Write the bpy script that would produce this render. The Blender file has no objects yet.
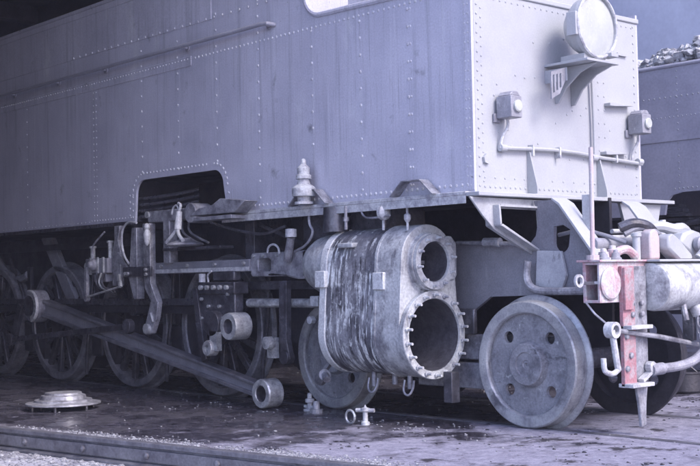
import bpy, bmesh, math, random
from mathutils import Vector, Matrix, Euler
from mathutils.geometry import tessellate_polygon
S = bpy.context.scene
COL = S.collection
R = math.radians
PI = math.pi
random.seed(7)

# ------------------------------------------------------------------ camera, world, sun, exposure
cam = bpy.data.cameras.new('camera')
camo = bpy.data.objects.new('camera', cam)
COL.objects.link(camo)
CR = ((0.66711579, -0.04119517, -0.74381414), (0.74469366, 0.01048087, 0.66732414), (-0.01969471, -0.99909615, 0.03766974))
m = Matrix.Identity(4)
for i in range(3):
    m[i][0] = CR[i][0]; m[i][1] = -CR[i][1]; m[i][2] = -CR[i][2]
m[0][3], m[1][3], m[2][3] = 5.301, -5.8556, 1.0061
camo.matrix_world = m
cam.sensor_width = 36.0
cam.lens = 1209.74 / 700 * 36
cam.clip_end = 2000
cam.clip_start = 0.05
S.camera = camo

SUN_EL, SUN_AZ = 44, 5          # azimuth from +X (ahead of the engine) towards +Y
w = bpy.data.worlds.new('World'); S.world = w
w.use_nodes = True
nt = w.node_tree
bg = nt.nodes['Background']
sky = nt.nodes.new('ShaderNodeTexSky')
sky.sky_type = 'NISHITA'
sky.sun_disc = False
sky.sun_elevation = R(SUN_EL)
sky.sun_rotation = R(90 - SUN_AZ)
sky.air_density = 1.0; sky.dust_density = 1.5; sky.ozone_density = 3.0
tint = nt.nodes.new('ShaderNodeMix'); tint.data_type = 'RGBA'; tint.blend_type = 'MULTIPLY'
tint.inputs[0].default_value = 1.0
tint.inputs[7].default_value = (1.03, 0.87, 0.98, 1)
nt.links.new(sky.outputs[0], tint.inputs[6])
nt.links.new(tint.outputs[2], bg.inputs[0])
bg.inputs[1].default_value = 0.15
sl = bpy.data.lights.new('sun', 'SUN')
sl.energy = 0.95
sl.angle = R(20)
sl.color = (1.0, 0.95, 0.90)
so = bpy.data.objects.new('sun', sl); COL.objects.link(so)
sd = Vector((math.cos(R(SUN_EL)) * math.cos(R(SUN_AZ)), math.cos(R(SUN_EL)) * math.sin(R(SUN_AZ)), math.sin(R(SUN_EL))))
so.rotation_euler = sd.to_track_quat('Z', 'Y').to_euler()
so.location = (8, 2, 9)
S.view_settings.view_transform = 'Standard'
S.view_settings.look = 'None'
S.view_settings.exposure = 1.85
S.view_settings.gamma = 1.0

# ------------------------------------------------------------------ materials
def mat(name, c1, c2=None, rough=0.6, metal=0.0, scale=6.0, cont=(0.35, 0.65), bump=0.15, fine=60.0, streak=None, rough2=None, spec=0.5, amp=0.2, dent=0):
    """two-tone weathered surface: c1 broken by c2 (grime) with an optional third streak colour (colour, scale_xyz, lo, hi)"""
    hue = lambda c: None if c is None else (c[0], c[1]*1.08, c[2]*.97)
    c1 = hue(c1); c2 = hue(c2)
    M = bpy.data.materials.new(name); M.use_nodes = True
    t = M.node_tree; n = t.nodes; L = t.links
    b = n['Principled BSDF']
    tc = n.new('ShaderNodeTexCoord')
    geo = n.new('ShaderNodeNewGeometry')
    n1 = n.new('ShaderNodeTexNoise'); n1.inputs['Scale'].default_value = scale; n1.inputs['Detail'].default_value = 6; n1.inputs['Roughness'].default_value = 0.65
    L.new(geo.outputs['Position'], n1.inputs['Vector'])
    mr = n.new('ShaderNodeMapRange'); mr.inputs[1].default_value = cont[0]; mr.inputs[2].default_value = cont[1]
    L.new(n1.outputs[0], mr.inputs[0])
    mx = n.new('ShaderNodeMix'); mx.data_type = 'RGBA'
    mx.inputs[6].default_value = (*c1, 1); mx.inputs[7].default_value = (*(c2 or c1), 1)
    L.new(mr.outputs[0], mx.inputs[0])
    n2 = n.new('ShaderNodeTexNoise'); n2.inputs['Scale'].default_value = fine; n2.inputs['Detail'].default_value = 4
    L.new(geo.outputs['Position'], n2.inputs['Vector'])
    m2 = n.new('ShaderNodeMapRange'); m2.inputs[1].default_value = 0.3; m2.inputs[2].default_value = 0.7; m2.inputs[3].default_value = 1-amp; m2.inputs[4].default_value = 1+amp*.9
    L.new(n2.outputs[0], m2.inputs[0])
    out = mx.outputs[2]
    if streak:
        for (sc, ss, lo, hi, *mk) in streak:
            mp = n.new('ShaderNodeMapping'); mp.inputs['Scale'].default_value = ss
            L.new(geo.outputs['Position'], mp.inputs['Vector'])
            n3 = n.new('ShaderNodeTexNoise'); n3.inputs['Scale'].default_value = 1.0; n3.inputs['Detail'].default_value = 5; n3.inputs['Roughness'].default_value = 0.6
            L.new(mp.outputs[0], n3.inputs['Vector'])
            m3 = n.new('ShaderNodeMapRange'); m3.inputs[1].default_value = lo; m3.inputs[2].default_value = hi
            L.new(n3.outputs[0], m3.inputs[0])
            fac = m3.outputs[0]
            if mk:
                n4 = n.new('ShaderNodeTexNoise'); n4.inputs['Scale'].default_value = mk[0]; n4.inputs['Detail'].default_value = 7; n4.inputs['Roughness'].default_value = .75
                L.new(geo.outputs['Position'], n4.inputs['Vector'])
                m4 = n.new('ShaderNodeMapRange'); m4.inputs[1].default_value = .44; m4.inputs[2].default_value = .56; L.new(n4.outputs[0], m4.inputs[0])
                mm = n.new('ShaderNodeMath'); mm.operation = 'MULTIPLY'; L.new(fac, mm.inputs[0]); L.new(m4.outputs[0], mm.inputs[1]); fac = mm.outputs[0]
            x3 = n.new('ShaderNodeMix'); x3.data_type = 'RGBA'
            L.new(fac, x3.inputs[0]); L.new(out, x3.inputs[6]); x3.inputs[7].default_value = (*hue(sc), 1)
            out = x3.outputs[2]
    mu = n.new('ShaderNodeMix'); mu.data_type = 'RGBA'; mu.blend_type = 'MULTIPLY'; mu.inputs[0].default_value = 1
    L.new(out, mu.inputs[6]); L.new(m2.outputs[0], mu.inputs[7])
    L.new(mu.outputs[2], b.inputs['Base Color'])
    r2 = rough2 if rough2 is not None else min(1, rough + 0.2)
    rr = n.new('ShaderNodeMapRange'); rr.inputs[3].default_value = rough; rr.inputs[4].default_value = r2
    L.new(mr.outputs[0], rr.inputs[0]); L.new(rr.outputs[0], b.inputs['Roughness'])
    b.inputs['Metallic'].default_value = metal
    b.inputs['Specular IOR Level'].default_value = spec
    if bump:
        bp = n.new('ShaderNodeBump'); bp.inputs['Strength'].default_value = bump; bp.inputs['Distance'].default_value = 0.01
        ad = n.new('ShaderNodeMath'); ad.operation = 'ADD'
        L.new(n1.outputs[0], ad.inputs[0]); L.new(n2.outputs[0], ad.inputs[1])
        L.new(ad.outputs[0], bp.inputs['Height']); L.new(bp.outputs[0], b.inputs['Normal'])
        if dent:
            n5 = n.new('ShaderNodeTexNoise'); n5.inputs['Scale'].default_value = 1.7; n5.inputs['Detail'].default_value = 2; n5.inputs['Roughness'].default_value = .4
            L.new(geo.outputs['Position'], n5.inputs['Vector'])
            b5 = n.new('ShaderNodeBump'); b5.inputs['Strength'].default_value = 1; b5.inputs['Distance'].default_value = dent
            L.new(n5.outputs[0], b5.inputs['Height']); L.new(b5.outputs[0], bp.inputs['Normal'])
    return M

M = {}
M['tank'] = mat('tank_paint', (.50, .475, .60), (.38, .36, .47), .36, 0, 1.1, (.35, .7), .03, 80, amp=.11, dent=.022,
                streak=[((.27, .26, .33), (14, 14, .5), .56, .80), ((.58, .56, .66), (22, 22, .6), .60, .80), ((.30, .285, .36), (70, 70, 1.6), .56, .74), ((.22, .21, .26), (5, 5, 4), .63, .74), ((.16, .15, .19), (26, 26, 22), .70, .74), ((.62, .60, .68), (3, 3, 1.1), .60, .82)])
M['end'] = mat('end_paint', (.37, .362, .41), (.29, .282, .34), .45, 0, 1.4, (.40, .75), .03, 80, amp=.06, dent=.015,
               streak=[((.27, .26, .33), (9, 9, 1.2), .66, .85), ((.24, .22, .27), (30, 30, 12), .70, .78)])
M['rivet'] = mat('highlight_rivets', (.52, .50, .58), (.36, .34, .43), .35, 0, 3, (.4, .7), 0, 45)  # rivet heads painted paler to stand for their highlights
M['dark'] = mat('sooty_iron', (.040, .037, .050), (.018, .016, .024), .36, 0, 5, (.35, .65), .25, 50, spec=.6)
M['mid'] = mat('oily_iron', (.085, .08, .105), (.024, .022, .031), .24, .2, 9, (.38, .62), .25, 60, spec=.7)
M['grey'] = mat('worn_iron', (.34, .325, .39), (.12, .112, .145), .34, .2, 10, (.38, .64), .25, 70, spec=.6)
M['steel'] = mat('rubbed_steel', (.55, .535, .59), (.22, .21, .25), .28, .4, 14, (.38, .66), .15, 80)
M['pale'] = mat('pale_paint', (.48, .465, .52), (.22, .205, .26), .45, 0, 14, (.42, .68), .2, 70)
M['cyl'] = mat('cylinder_cladding', (.13, .124, .155), (.075, .071, .092), .34, 0, 5, (.35, .65), .2, 60,
               streak=[((.25, .24, .285), (5, 3, 2.5), .44, .62), ((.045, .042, .055), (36, 5, 4), .48, .58, 4.5), ((.62, .605, .66), (38, 5, 5), .52, .57, 5), ((.52, .51, .56), (16, 16, 11), .58, .63, 3)])
M['casting'] = mat('cylinder_casting', (.42, .41, .46), (.15, .142, .175), .40, 0, 6, (.46, .66), .3, 60,
                   streak=[((.46, .45, .50), (14, 8, 2.0), .56, .68), ((.10, .095, .12), (16, 16, 2.4), .60, .72)])
M['bore'] = mat('bore_iron', (.12, .112, .145), (.06, .056, .075), .35, .3, 9, (.35, .65), .2, 60)
M['wheel'] = mat('wheel_steel', (.29, .28, .33), (.155, .148, .185), .38, .15, 6, (.36, .66), .2, 80, amp=.2,
                 streak=[((.10, .095, .12), (8, 8, 8), .54, .72), ((.48, .47, .52), (22, 22, 22), .64, .74), ((.06, .056, .072), (5, 5, 14), .62, .70, 16)])
M['rim'] = mat('worn_rim_steel', (.40, .39, .44), (.23, .22, .265), .32, .3, 7, (.38, .66), .12, 80, amp=.16,
               streak=[((.12, .115, .145), (10, 10, 10), .58, .74), ((.09, .085, .11), (4, 34, 4), .58, .70)])
M['pink'] = mat('faded_red_paint', (.33, .155, .195), (.31, .25, .29), .5, 0, 16, (.46, .62), .2, 70)
M['pinkpale'] = mat('chalked_red_paint', (.44, .41, .46), (.40, .24, .29), .5, 0, 9, (.44, .60), .2, 70)
M['tyre'] = mat('tyre_steel', (.30, .285, .345), (.13, .122, .155), .3, .3, 8, (.38, .66), .2, 60)
M['plate'] = mat('frame_plate_paint', (.22, .21, .26), (.15, .142, .18), .42, 0, 5, (.35, .7), .12, 90, amp=.15, spec=.5,
                 streak=[((.30, .29, .34), (16, 16, 2.2), .62, .76), ((.08, .075, .10), (12, 12, 1.6), .60, .76)])
M['rodsteel'] = mat('forged_rod', (.20, .19, .235), (.085, .08, .105), .3, .3, 6, (.36, .7), .08, 90, amp=.12)
M['white'] = mat('whitewash', (.54, .525, .58), (.34, .325, .38), .6, 0, 10, (.52, .72), .2, 70, streak=[((.16, .15, .19), (40, 40, 5), .62, .68)])
M['plate2'] = mat('lamp_paint', (.27, .26, .32), (.18, .17, .215), .42, 0, 9, (.38, .7), .08, 90, amp=.12,
                  streak=[((.40, .39, .44), (18, 18, 9), .62, .74)])
M['pole'] = mat('pole_paint', (.42, .375, .42), (.44, .30, .35), .5, 0, 4, (.45, .7), .05, 90, amp=.1)
M['lump'] = mat('pale_coal', (.50, .49, .55), (.20, .19, .23), .55, 0, 14, (.38, .6), .3, 60)
M['bracket'] = mat('bracket_paint', (.40, .39, .445), (.26, .25, .30), .42, 0, 7, (.40, .72), .08, 90, amp=.12,
                   streak=[((.10, .095, .12), (14, 14, 5), .62, .76)])
M['hose'] = mat('hose_rubber', (.30, .285, .35), (.17, .16, .205), .5, 0, 14, (.35, .65), .2, 80)
M['lens'] = mat('dusty_glass', (.44, .435, .45), (.36, .355, .38), .12, 0, 5, (.35, .7), 0, 60, amp=.04)
M['coal'] = mat('dusty_coal', (.34, .325, .38), (.05, .047, .06), .5, 0, 9, (.35, .6), .4, 50)
M['ash'] = mat('pale_ash', (.36, .345, .39), (.14, .13, .16), .9, 0, 12, (.38, .62), .5, 90)
M['dirtshed'] = mat('shed_sheeting', (.045, .040, .048), (.03, .027, .033), .8, 0, 2, (.35, .65), .2, 30)
M['wall'] = mat('back_wall_render', (.54, .52, .62), (.33, .31, .40), .9, 0, .28, (.38, .66), .03, 25, amp=.05)
M['rail'] = mat('rail_steel', (.20, .19, .235), (.09, .083, .11), .32, .3, 6, (.35, .65), .2, 60)
M['tender'] = mat('tender_paint', (.42, .40, .51), (.30, .285, .38), .45, 0, 2, (.35, .68), .05, 45, amp=.1, dent=.03)

# ------------------------------------------------------------------ mesh builder
class MB:
    def __init__(s): s.v = []; s.f = []; s.sm = []
    def add(s, vs, fs, smooth=False):
        o = len(s.v); s.v += [tuple(p) for p in vs]
        for f in fs: s.f.append(tuple(i + o for i in f)); s.sm.append(smooth)
        return s
    def box(s, x0, x1, y0, y1, z0, z1):
        return s.add([(x0,y0,z0),(x1,y0,z0),(x1,y1,z0),(x0,y1,z0),(x0,y0,z1),(x1,y0,z1),(x1,y1,z1),(x0,y1,z1)],
                     [(0,3,2,1),(4,5,6,7),(0,1,5,4),(1,2,6,5),(2,3,7,6),(3,0,4,7)])
    def bar(s, a, b, wd, h, up=(0,0,1)):
        a = Vector(a); b = Vector(b); d = (b-a).normalized(); u = Vector(up)
        sd = d.cross(u).normalized(); u = sd.cross(d).normalized()
        vs = []
        for p in (a, b):
            for i, j in ((-1,-1),(1,-1),(1,1),(-1,1)): vs.append(p + sd*wd*.5*i + u*h*.5*j)
        return s.add(vs, [(0,1,2,3),(7,6,5,4),(0,4,5,1),(1,5,6,2),(2,6,7,3),(3,7,4,0)])
    def cyl(s, a, b, r0, r1=None, n=16, caps=True):
        r1 = r0 if r1 is None else r1
        a = Vector(a); b = Vector(b); d = (b-a).normalized()
        u = d.orthogonal().normalized(); v = d.cross(u)
        vs = []
        for p, r in ((a, r0), (b, r1)):
            for i in range(n):
                t = 2*PI*i/n; vs.append(p + (u*math.cos(t)+v*math.sin(t))*r)
        s.add(vs, [(i, (i+1)%n, n+(i+1)%n, n+i) for i in range(n)], True)
        if caps:
            s.add(vs[:n], [tuple(range(n-1,-1,-1))]); s.add(vs[n:], [tuple(range(n))])
        return s
    def lathe(s, prof, o, ax='x', n=32, sgn=1):
        """profile [(a, r)] along axis ax from point o; repeated points split the shading"""
        o = Vector(o); A = {'x': Vector((1,0,0)), 'y': Vector((0,1,0)), 'z': Vector((0,0,1))}[ax] * sgn
        u = A.orthogonal().normalized(); v = A.cross(u)
        for (a0, r0), (a1, r1) in zip(prof, prof[1:]):
            vs = []
            for (a, r) in ((a0, r0), (a1, r1)):
                for i in range(n):
                    t = 2*PI*i/n; vs.append(o + A*a + (u*math.cos(t)+v*math.sin(t))*max(r, 1e-4))
            s.add(vs, [(i, (i+1)%n, n+(i+1)%n, n+i) for i in range(n)], True)
        return s
    def tube(s, pts, r, n=8, smooth=0):
        P = [Vector(p) for p in pts]
        for _ in range(smooth):
            Q = [P[0]]
            for a, b in zip(P, P[1:]): Q += [a*.75+b*.25, a*.25+b*.75]
            Q.append(P[-1]); P = Q
        u = None; rings = []
        for i, p in enumerate(P):
            d = ((P[min(i+1, len(P)-1)] - P[max(i-1, 0)])).normalized()
            if u is None: u = d.orthogonal().normalized()
            u = (u - d*u.dot(d)).normalized(); v = d.cross(u)
            rr = r[i] if isinstance(r, (list, tuple)) else r
            rings.append([p + (u*math.cos(2*PI*k/n)+v*math.sin(2*PI*k/n))*rr for k in range(n)])
        vs = [q for g in rings for q in g]
        fs = [(i*n+k, i*n+(k+1)%n, (i+1)*n+(k+1)%n, (i+1)*n+k) for i in range(len(P)-1) for k in range(n)]
        s.add(vs, fs, True)
        s.add(rings[0], [tuple(range(n-1,-1,-1))]); s.add(rings[-1], [tuple(range(n))])
        return s
    def prism(s, poly, plane, d0, d1):
        """polygon in plane 'xz' (extruded along y), 'yz' (along x) or 'xy' (along z)"""
        f = {'xz': lambda p, d: (p[0], d, p[1]), 'yz': lambda p, d: (d, p[0], p[1]), 'xy': lambda p, d: (p[0], p[1], d)}[plane]
        n = len(poly); vs = [f(p, d0) for p in poly] + [f(p, d1) for p in poly]
        s.add(vs, [(i, (i+1)%n, n+(i+1)%n, n+i) for i in range(n)])
        tri = tessellate_polygon([[Vector((p[0], p[1], 0)) for p in poly]])
        s.add(vs, [t for t in tri] + [tuple(i+n for i in t) for t in tri])
        return s
    def holed(s, outer, holes, plane, d0, d1):
        f = {'xz': lambda p, d: (p[0], d, p[1]), 'yz': lambda p, d: (d, p[0], p[1]), 'xy': lambda p, d: (p[0], p[1], d)}[plane]
        loops = [outer] + holes
        flat = [p for l in loops for p in l]; n = len(flat)
        tri = tessellate_polygon([[Vector((p[0], p[1], 0)) for p in l] for l in loops])
        vs = [f(p, d0) for p in flat] + [f(p, d1) for p in flat]
        s.add(vs, [tuple(t) for t in tri] + [tuple(i+n for i in t) for t in tri])
        o = 0
        for l in loops:
            k = len(l); s.add(vs, [(o+i, o+(i+1)%k, n+o+(i+1)%k, n+o+i) for i in range(k)]); o += k
        return s
    def dome(s, c, ax, r, h=None, n=7):
        """small round rivet head on a face whose outward axis is ax"""
        c = Vector(c); A = Vector(ax); u = A.orthogonal().normalized(); v = A.cross(u); h = h or r*.7
        vs = []
        for rr, a in ((r, 0), (r*.72, h*.7)):
            for i in range(n):
                t = 2*PI*i/n; vs.append(c + A*a + (u*math.cos(t)+v*math.sin(t))*rr)
        vs.append(c + A*h)
        fs = [(i, (i+1)%n, n+(i+1)%n, n+i) for i in range(n)] + [(n+i, n+(i+1)%n, 2*n) for i in range(n)]
        return s.add(vs, fs, True)
    def ico(s, c, r, sq=(1,1,1), jit=.25):
        bm = bmesh.new(); bmesh.ops.create_icosphere(bm, subdivisions=1, radius=1)
        c = Vector(c); rot = Euler((random.random()*6, random.random()*6, random.random()*6)).to_matrix()
        vs = []
        for q in bm.verts:
            p = rot @ q.co * r * (1 + random.uniform(-jit, jit)); vs.append((c.x+p.x*sq[0], c.y+p.y*sq[1], c.z+p.z*sq[2]))
        s.add(vs, [tuple(q.index for q in f.verts) for f in bm.faces]); bm.free(); return s
    def build(s, name, mt, parent=None, bevel=0, kind=None, origin=None):
        xs = [p[0] for p in s.v]; ys = [p[1] for p in s.v]; zs = [p[2] for p in s.v]
        o = Vector(origin) if origin is not None else Vector(((min(xs)+max(xs))/2, (min(ys)+max(ys))/2, min(zs)))
        me = bpy.data.meshes.new(name)
        me.from_pydata([(p[0]-o.x, p[1]-o.y, p[2]-o.z) for p in s.v], [], s.f)
        me.polygons.foreach_set('use_smooth', s.sm)
        bm = bmesh.new(); bm.from_mesh(me)
        bmesh.ops.remove_doubles(bm, verts=bm.verts, dist=1e-5)
        bmesh.ops.recalc_face_normals(bm, faces=bm.faces)
        bm.to_mesh(me); bm.free()
        me.set_sharp_from_angle(angle=R(28))
        me.materials.append(mt if not isinstance(mt, str) else M[mt])
        ob = bpy.data.objects.new(name, me); COL.objects.link(ob)
        if parent is not None:
            ob.parent = parent; ob.location = o - WO[parent]
        else: ob.location = o
        WO[ob] = o
        if bevel:
            bv = ob.modifiers.new('bevel', 'BEVEL'); bv.width = bevel; bv.segments = 2; bv.limit_method = 'ANGLE'; bv.angle_limit = R(40)
        if kind: ob['kind'] = kind
        return ob
WO = {}
def thing(name, loc, label, cat, group=None):
    o = bpy.data.objects.new(name, None); COL.objects.link(o); o.location = loc; o.empty_display_size = .2
    o['label'] = label; o['category'] = cat
    if group: o['group'] = group
    WO[o] = Vector(loc); return o
def tag(o, label, cat, group=None):
    o['label'] = label; o['category'] = cat
    if group: o['group'] = group
    return o
def copy_part(o, parent, off, flip=False):
    """copy of a part and its sub-parts, moved by off"""
    c = o.copy(); COL.objects.link(c); c.parent = parent
    c.location = o.location + Vector(off); WO[c] = WO[o] + Vector(off)
    if flip: c.rotation_euler = (0, 0, PI)
    for ch in list(o.children):
        d = ch.copy(); COL.objects.link(d); d.parent = c
    return c
def arc(cx, cz, r, a0, a1, n=8):
    return [(cx + r*math.cos(R(a0+(a1-a0)*i/n)), cz + r*math.sin(R(a0+(a1-a0)*i/n))) for i in range(n+1)]
def circ(cx, cz, r, n=20): return [(cx + r*math.cos(2*PI*i/n), cz + r*math.sin(2*PI*i/n)) for i in range(n)]
def flat(name, poly, z, mt, kind='structure'):
    """a ground sheet, subdivided by its material only"""
    me = bpy.data.meshes.new(name); me.from_pydata([(x, y, z) for x, y in poly], [], [tuple(range(len(poly)))])
    me.materials.append(mt); o = bpy.data.objects.new(name, me); COL.objects.link(o); o['kind'] = kind; return o

# ------------------------------------------------------------------ ground
# the floor slab stops at the foreground rail (slightly skew to the engine's track)
EA = Vector((-2.82, -1.95)); ED = Vector((2.344, .374)).normalized()
def floor_mat():
    Mm = bpy.data.materials.new('oily_floor'); Mm.use_nodes = True
    t = Mm.node_tree; n = t.nodes; L = t.links; b = n['Principled BSDF']
    geo = n.new('ShaderNodeNewGeometry')
    def noise(scale, det=6, rough=.6, sc=None):
        x = n.new('ShaderNodeTexNoise'); x.inputs['Scale'].default_value = scale; x.inputs['Detail'].default_value = det; x.inputs['Roughness'].default_value = rough
        if sc:
            mp = n.new('ShaderNodeMapping'); mp.inputs['Scale'].default_value = sc; mp.inputs['Rotation'].default_value = (0, 0, R(-9)); L.new(geo.outputs['Position'], mp.inputs[0]); L.new(mp.outputs[0], x.inputs['Vector'])
        else: L.new(geo.outputs['Position'], x.inputs['Vector'])
        return x.outputs[0]
    def rng(src, lo, hi, a=0., c=1.):
        r = n.new('ShaderNodeMapRange'); r.inputs[1].default_value = lo; r.inputs[2].default_value = hi; r.inputs[3].default_value = a; r.inputs[4].default_value = c; L.new(src, r.inputs[0]); return r.outputs[0]
    def math_(op, a, c):
        x = n.new('ShaderNodeMath'); x.operation = op
        for i, q in enumerate((a, c)):
            if isinstance(q, (int, float)): x.inputs[i].default_value = q
            else: L.new(q, x.inputs[i])
        return x.outputs[0]
    sep = n.new('ShaderNodeSeparateXYZ'); L.new(geo.outputs['Position'], sep.inputs[0])
    # oil soaked area: round the engine's running gear, fading towards the camera and the open end
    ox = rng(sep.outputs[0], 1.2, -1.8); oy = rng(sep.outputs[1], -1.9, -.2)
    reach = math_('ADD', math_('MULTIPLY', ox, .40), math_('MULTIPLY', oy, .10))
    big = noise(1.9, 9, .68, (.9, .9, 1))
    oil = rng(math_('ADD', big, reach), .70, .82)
    # shade under the engine, painted dark between the rails
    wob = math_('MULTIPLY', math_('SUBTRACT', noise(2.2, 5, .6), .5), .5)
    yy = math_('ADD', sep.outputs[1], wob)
    under_shade = math_('MULTIPLY', math_('MULTIPLY', rng(yy, .30, .50), rng(yy, 1.75, 1.5)), rng(math_('ADD', sep.outputs[0], wob), .25, -.25))
    # dust trodden along the open edge
    dd = math_('ADD', math_('MULTIPLY', sep.outputs[0], -ED.y), math_('MULTIPLY', sep.outputs[1], ED.x))
    dd = math_('SUBTRACT', dd, EA.y*ED.x - EA.x*ED.y)
    dust = math_('MULTIPLY', rng(dd, .16, .01), rng(noise(6, 8, .75, (.5, 1, 1)), .42, .56))
    med = noise(11, 10, .78); fin = noise(140, 6, .8); grit = noise(38, 8, .85)
    dry = n.new('ShaderNodeMix'); dry.data_type = 'RGBA'; dry.inputs[6].default_value = (.165, .165, .215, 1); dry.inputs[7].default_value = (.43, .43, .52, 1)
    L.new(rng(math_('ADD', math_('MULTIPLY', med, .55), math_('MULTIPLY', grit, .45)), .40, .60), dry.inputs[0])
    blot = n.new('ShaderNodeMix'); blot.data_type = 'RGBA'; blot.inputs[7].default_value = (.035, .033, .042, 1)
    L.new(rng(noise(2.8, 9, .72, (.9, .8, 1)), .56, .62), blot.inputs[0]); L.new(dry.outputs[2], blot.inputs[6])
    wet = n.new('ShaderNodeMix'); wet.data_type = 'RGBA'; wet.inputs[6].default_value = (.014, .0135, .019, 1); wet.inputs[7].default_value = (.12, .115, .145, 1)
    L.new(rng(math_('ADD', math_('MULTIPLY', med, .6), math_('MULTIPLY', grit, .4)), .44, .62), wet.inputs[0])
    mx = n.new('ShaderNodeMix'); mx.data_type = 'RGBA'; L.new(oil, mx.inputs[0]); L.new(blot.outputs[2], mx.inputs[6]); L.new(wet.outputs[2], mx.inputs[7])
    mu = n.new('ShaderNodeMix'); mu.data_type = 'RGBA'; mu.blend_type = 'MULTIPLY'; mu.inputs[0].default_value = 1
    L.new(mx.outputs[2], mu.inputs[6]); L.new(rng(fin, .3, .7, .62, 1.35), mu.inputs[7])
    mb_ = n.new('ShaderNodeMix'); mb_.data_type = 'RGBA'; L.new(under_shade, mb_.inputs[0]); L.new(mu.outputs[2], mb_.inputs[6]); mb_.inputs[7].default_value = (.012, .0115, .015, 1)
    md_ = n.new('ShaderNodeMix'); md_.data_type = 'RGBA'; L.new(dust, md_.inputs[0]); L.new(mb_.outputs[2], md_.inputs[6]); md_.inputs[7].default_value = (.36, .35, .40, 1)
    L.new(md_.outputs[2], b.inputs['Base Color'])
    pud = rng(noise(2.4, 7, .62, (.9, .9, 1)), .44, .54)
    ro = math_('SUBTRACT', .85, math_('MULTIPLY', oil, math_('ADD', .40, math_('MULTIPLY', pud, .37))))
    L.new(ro, b.inputs['Roughness'])
    hgt = math_('ADD', med, math_('ADD', math_('MULTIPLY', fin, .25), math_('MULTIPLY', grit, .6)))
    bp = n.new('ShaderNodeBump'); bp.inputs['Distance'].default_value = .03
    L.new(math_('SUBTRACT', .8, math_('MULTIPLY', math_('MULTIPLY', oil, pud), .76)), bp.inputs['Strength'])
    L.new(hgt, bp.inputs['Height']); L.new(bp.outputs[0], b.inputs['Normal'])
    return Mm
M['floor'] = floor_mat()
M['yard'] = mat('yard_ground', (.40, .38, .46), (.16, .148, .20), .9, 0, 2.2, (.38, .64), .6, 30)

def edge(t): return EA + ED*t
e0, e1 = edge(-22), edge(22)
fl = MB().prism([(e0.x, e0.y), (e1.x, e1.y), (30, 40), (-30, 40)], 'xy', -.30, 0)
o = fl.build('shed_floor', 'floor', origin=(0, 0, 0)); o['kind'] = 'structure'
g = flat('yard_ground', [(-60, -60), (60, -60), (60, 60), (-60, 60)], -.14, M['yard'])

# ------------------------------------------------------------------ shed round the engine (dark behind, open towards the front)
shed = thing('engine_shed', (-14, 9, 0), 'sooty engine shed with dark roof and rendered rear wall behind the engines', 'shed')
MB().box(-26, -1.9, 3.2, 3.4, 0, 5.39).build('rear_wall', 'dirtshed', shed)  # hidden front stretch added to block light from beyond the engine
MB().box(-26, 14, 8.9, 9.2, 0, 10).build('side_wall', 'wall', shed)
MB().box(-26.3, -26, -3.7, 9.2, 0, 7.5).build('end_wall', 'dirtshed', shed)
MB().box(-26, -.7, -3.9, 3.6, 5.4, 5.6).build('roof', 'dirtshed', shed)
for k in range(6):
    MB().box(-24 + k*3.9, -23.75 + k*3.9, -3.49, 3.19, 5.15, 5.395).build('roof_beam', 'dirtshed', shed)
MB().box(-26, -2.2, -3.7, -3.5, 0, 5.39).build('unseen_near_wall', 'dirtshed', shed)  # unseen wall; with the roof edge it is placed to darken the tank side

# ------------------------------------------------------------------ the engine
YC = .93
loco = thing('steam_locomotive', (-3.5, YC, 0), 'pale riveted articulated steam engine under repair with front tank, bare cylinder and loose rods', 'locomotive')
# tank side sheet, outline with the cut-out over the motion and the dropped front edge
pts = [(-12, 1.55), (-4.135, 1.55)] + [(-4.11, 1.80)] + arc(-3.98, 1.80, .13, 180, 90, 6)[1:] + arc(-2.90, 1.80, .13, 90, 0, 6) + [(-2.72, 1.55), (-.001, 1.55), (-.001, 2.955), (-1.50, 2.985)] \
      + arc(-1.50, 3.165, .18, 270, 180, 6)[1:] + [(-1.76, 3.64), (-12, 3.64)]
side = MB().prism(pts, 'xz', 0, .022).build('tank_side', 'tank', loco)
MB().prism([(-12, 1.55), (-.001, 1.55), (-.001, 2.955), (-1.7, 2.985), (-1.76, 3.64), (-12, 3.64)], 'xz', 1.84, 1.862).build('tank_side', 'tank', loco)
end = MB().box(-.02, .0, .023, 1.838, 1.553, 2.885).build('tank_end', 'end', loco)
MB().box(-.03, .012, -.006, 1.868, 2.886, 2.925).build('end_coping', 'end', loco, bevel=.008)
MB().box(-.55, -.035, .14, 1.56, 2.926, 3.4).build('filler_trunk', 'end', loco, bevel=.01)
MB().box(-12, -.021, .023, 1.838, 2.86, 2.90).build('tank_top', 'tank', loco)
MB().box(-12, -1.9, .023, 1.838, 3.50, 3.54).build('bunker_top', 'tank', loco)
MB().box(-1.93, -1.9, .023, 1.838, 2.901, 3.499).build('bunker_end', 'tank', loco)
MB().box(-1.60, -.9, .35, 1.5, 2.901, 3.30).build('hatch', 'tank', loco, bevel=.02)
MB().box(-12, -4.14, .03, 1.83, 1.56, 1.60).build('tank_bottom', 'dark', loco)
MB().box(-2.70, -.03, .03, 1.83, 1.57, 1.60).build('tank_bottom', 'dark', loco)
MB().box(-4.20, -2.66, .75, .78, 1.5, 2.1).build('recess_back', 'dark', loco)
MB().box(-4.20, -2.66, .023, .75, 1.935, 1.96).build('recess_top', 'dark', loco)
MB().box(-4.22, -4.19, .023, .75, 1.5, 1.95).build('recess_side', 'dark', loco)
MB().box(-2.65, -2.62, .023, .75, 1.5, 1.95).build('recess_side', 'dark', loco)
for k in range(4):
    z = 1.60 + .055*k
    MB().tube([(-4.15, .06, z), (-3.95, .06, z), (-3.70, .16, z+.02), (-3.55, .3, z+.06)], .016, 8, 1).build('feed_pipe', 'mid', loco)
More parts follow.
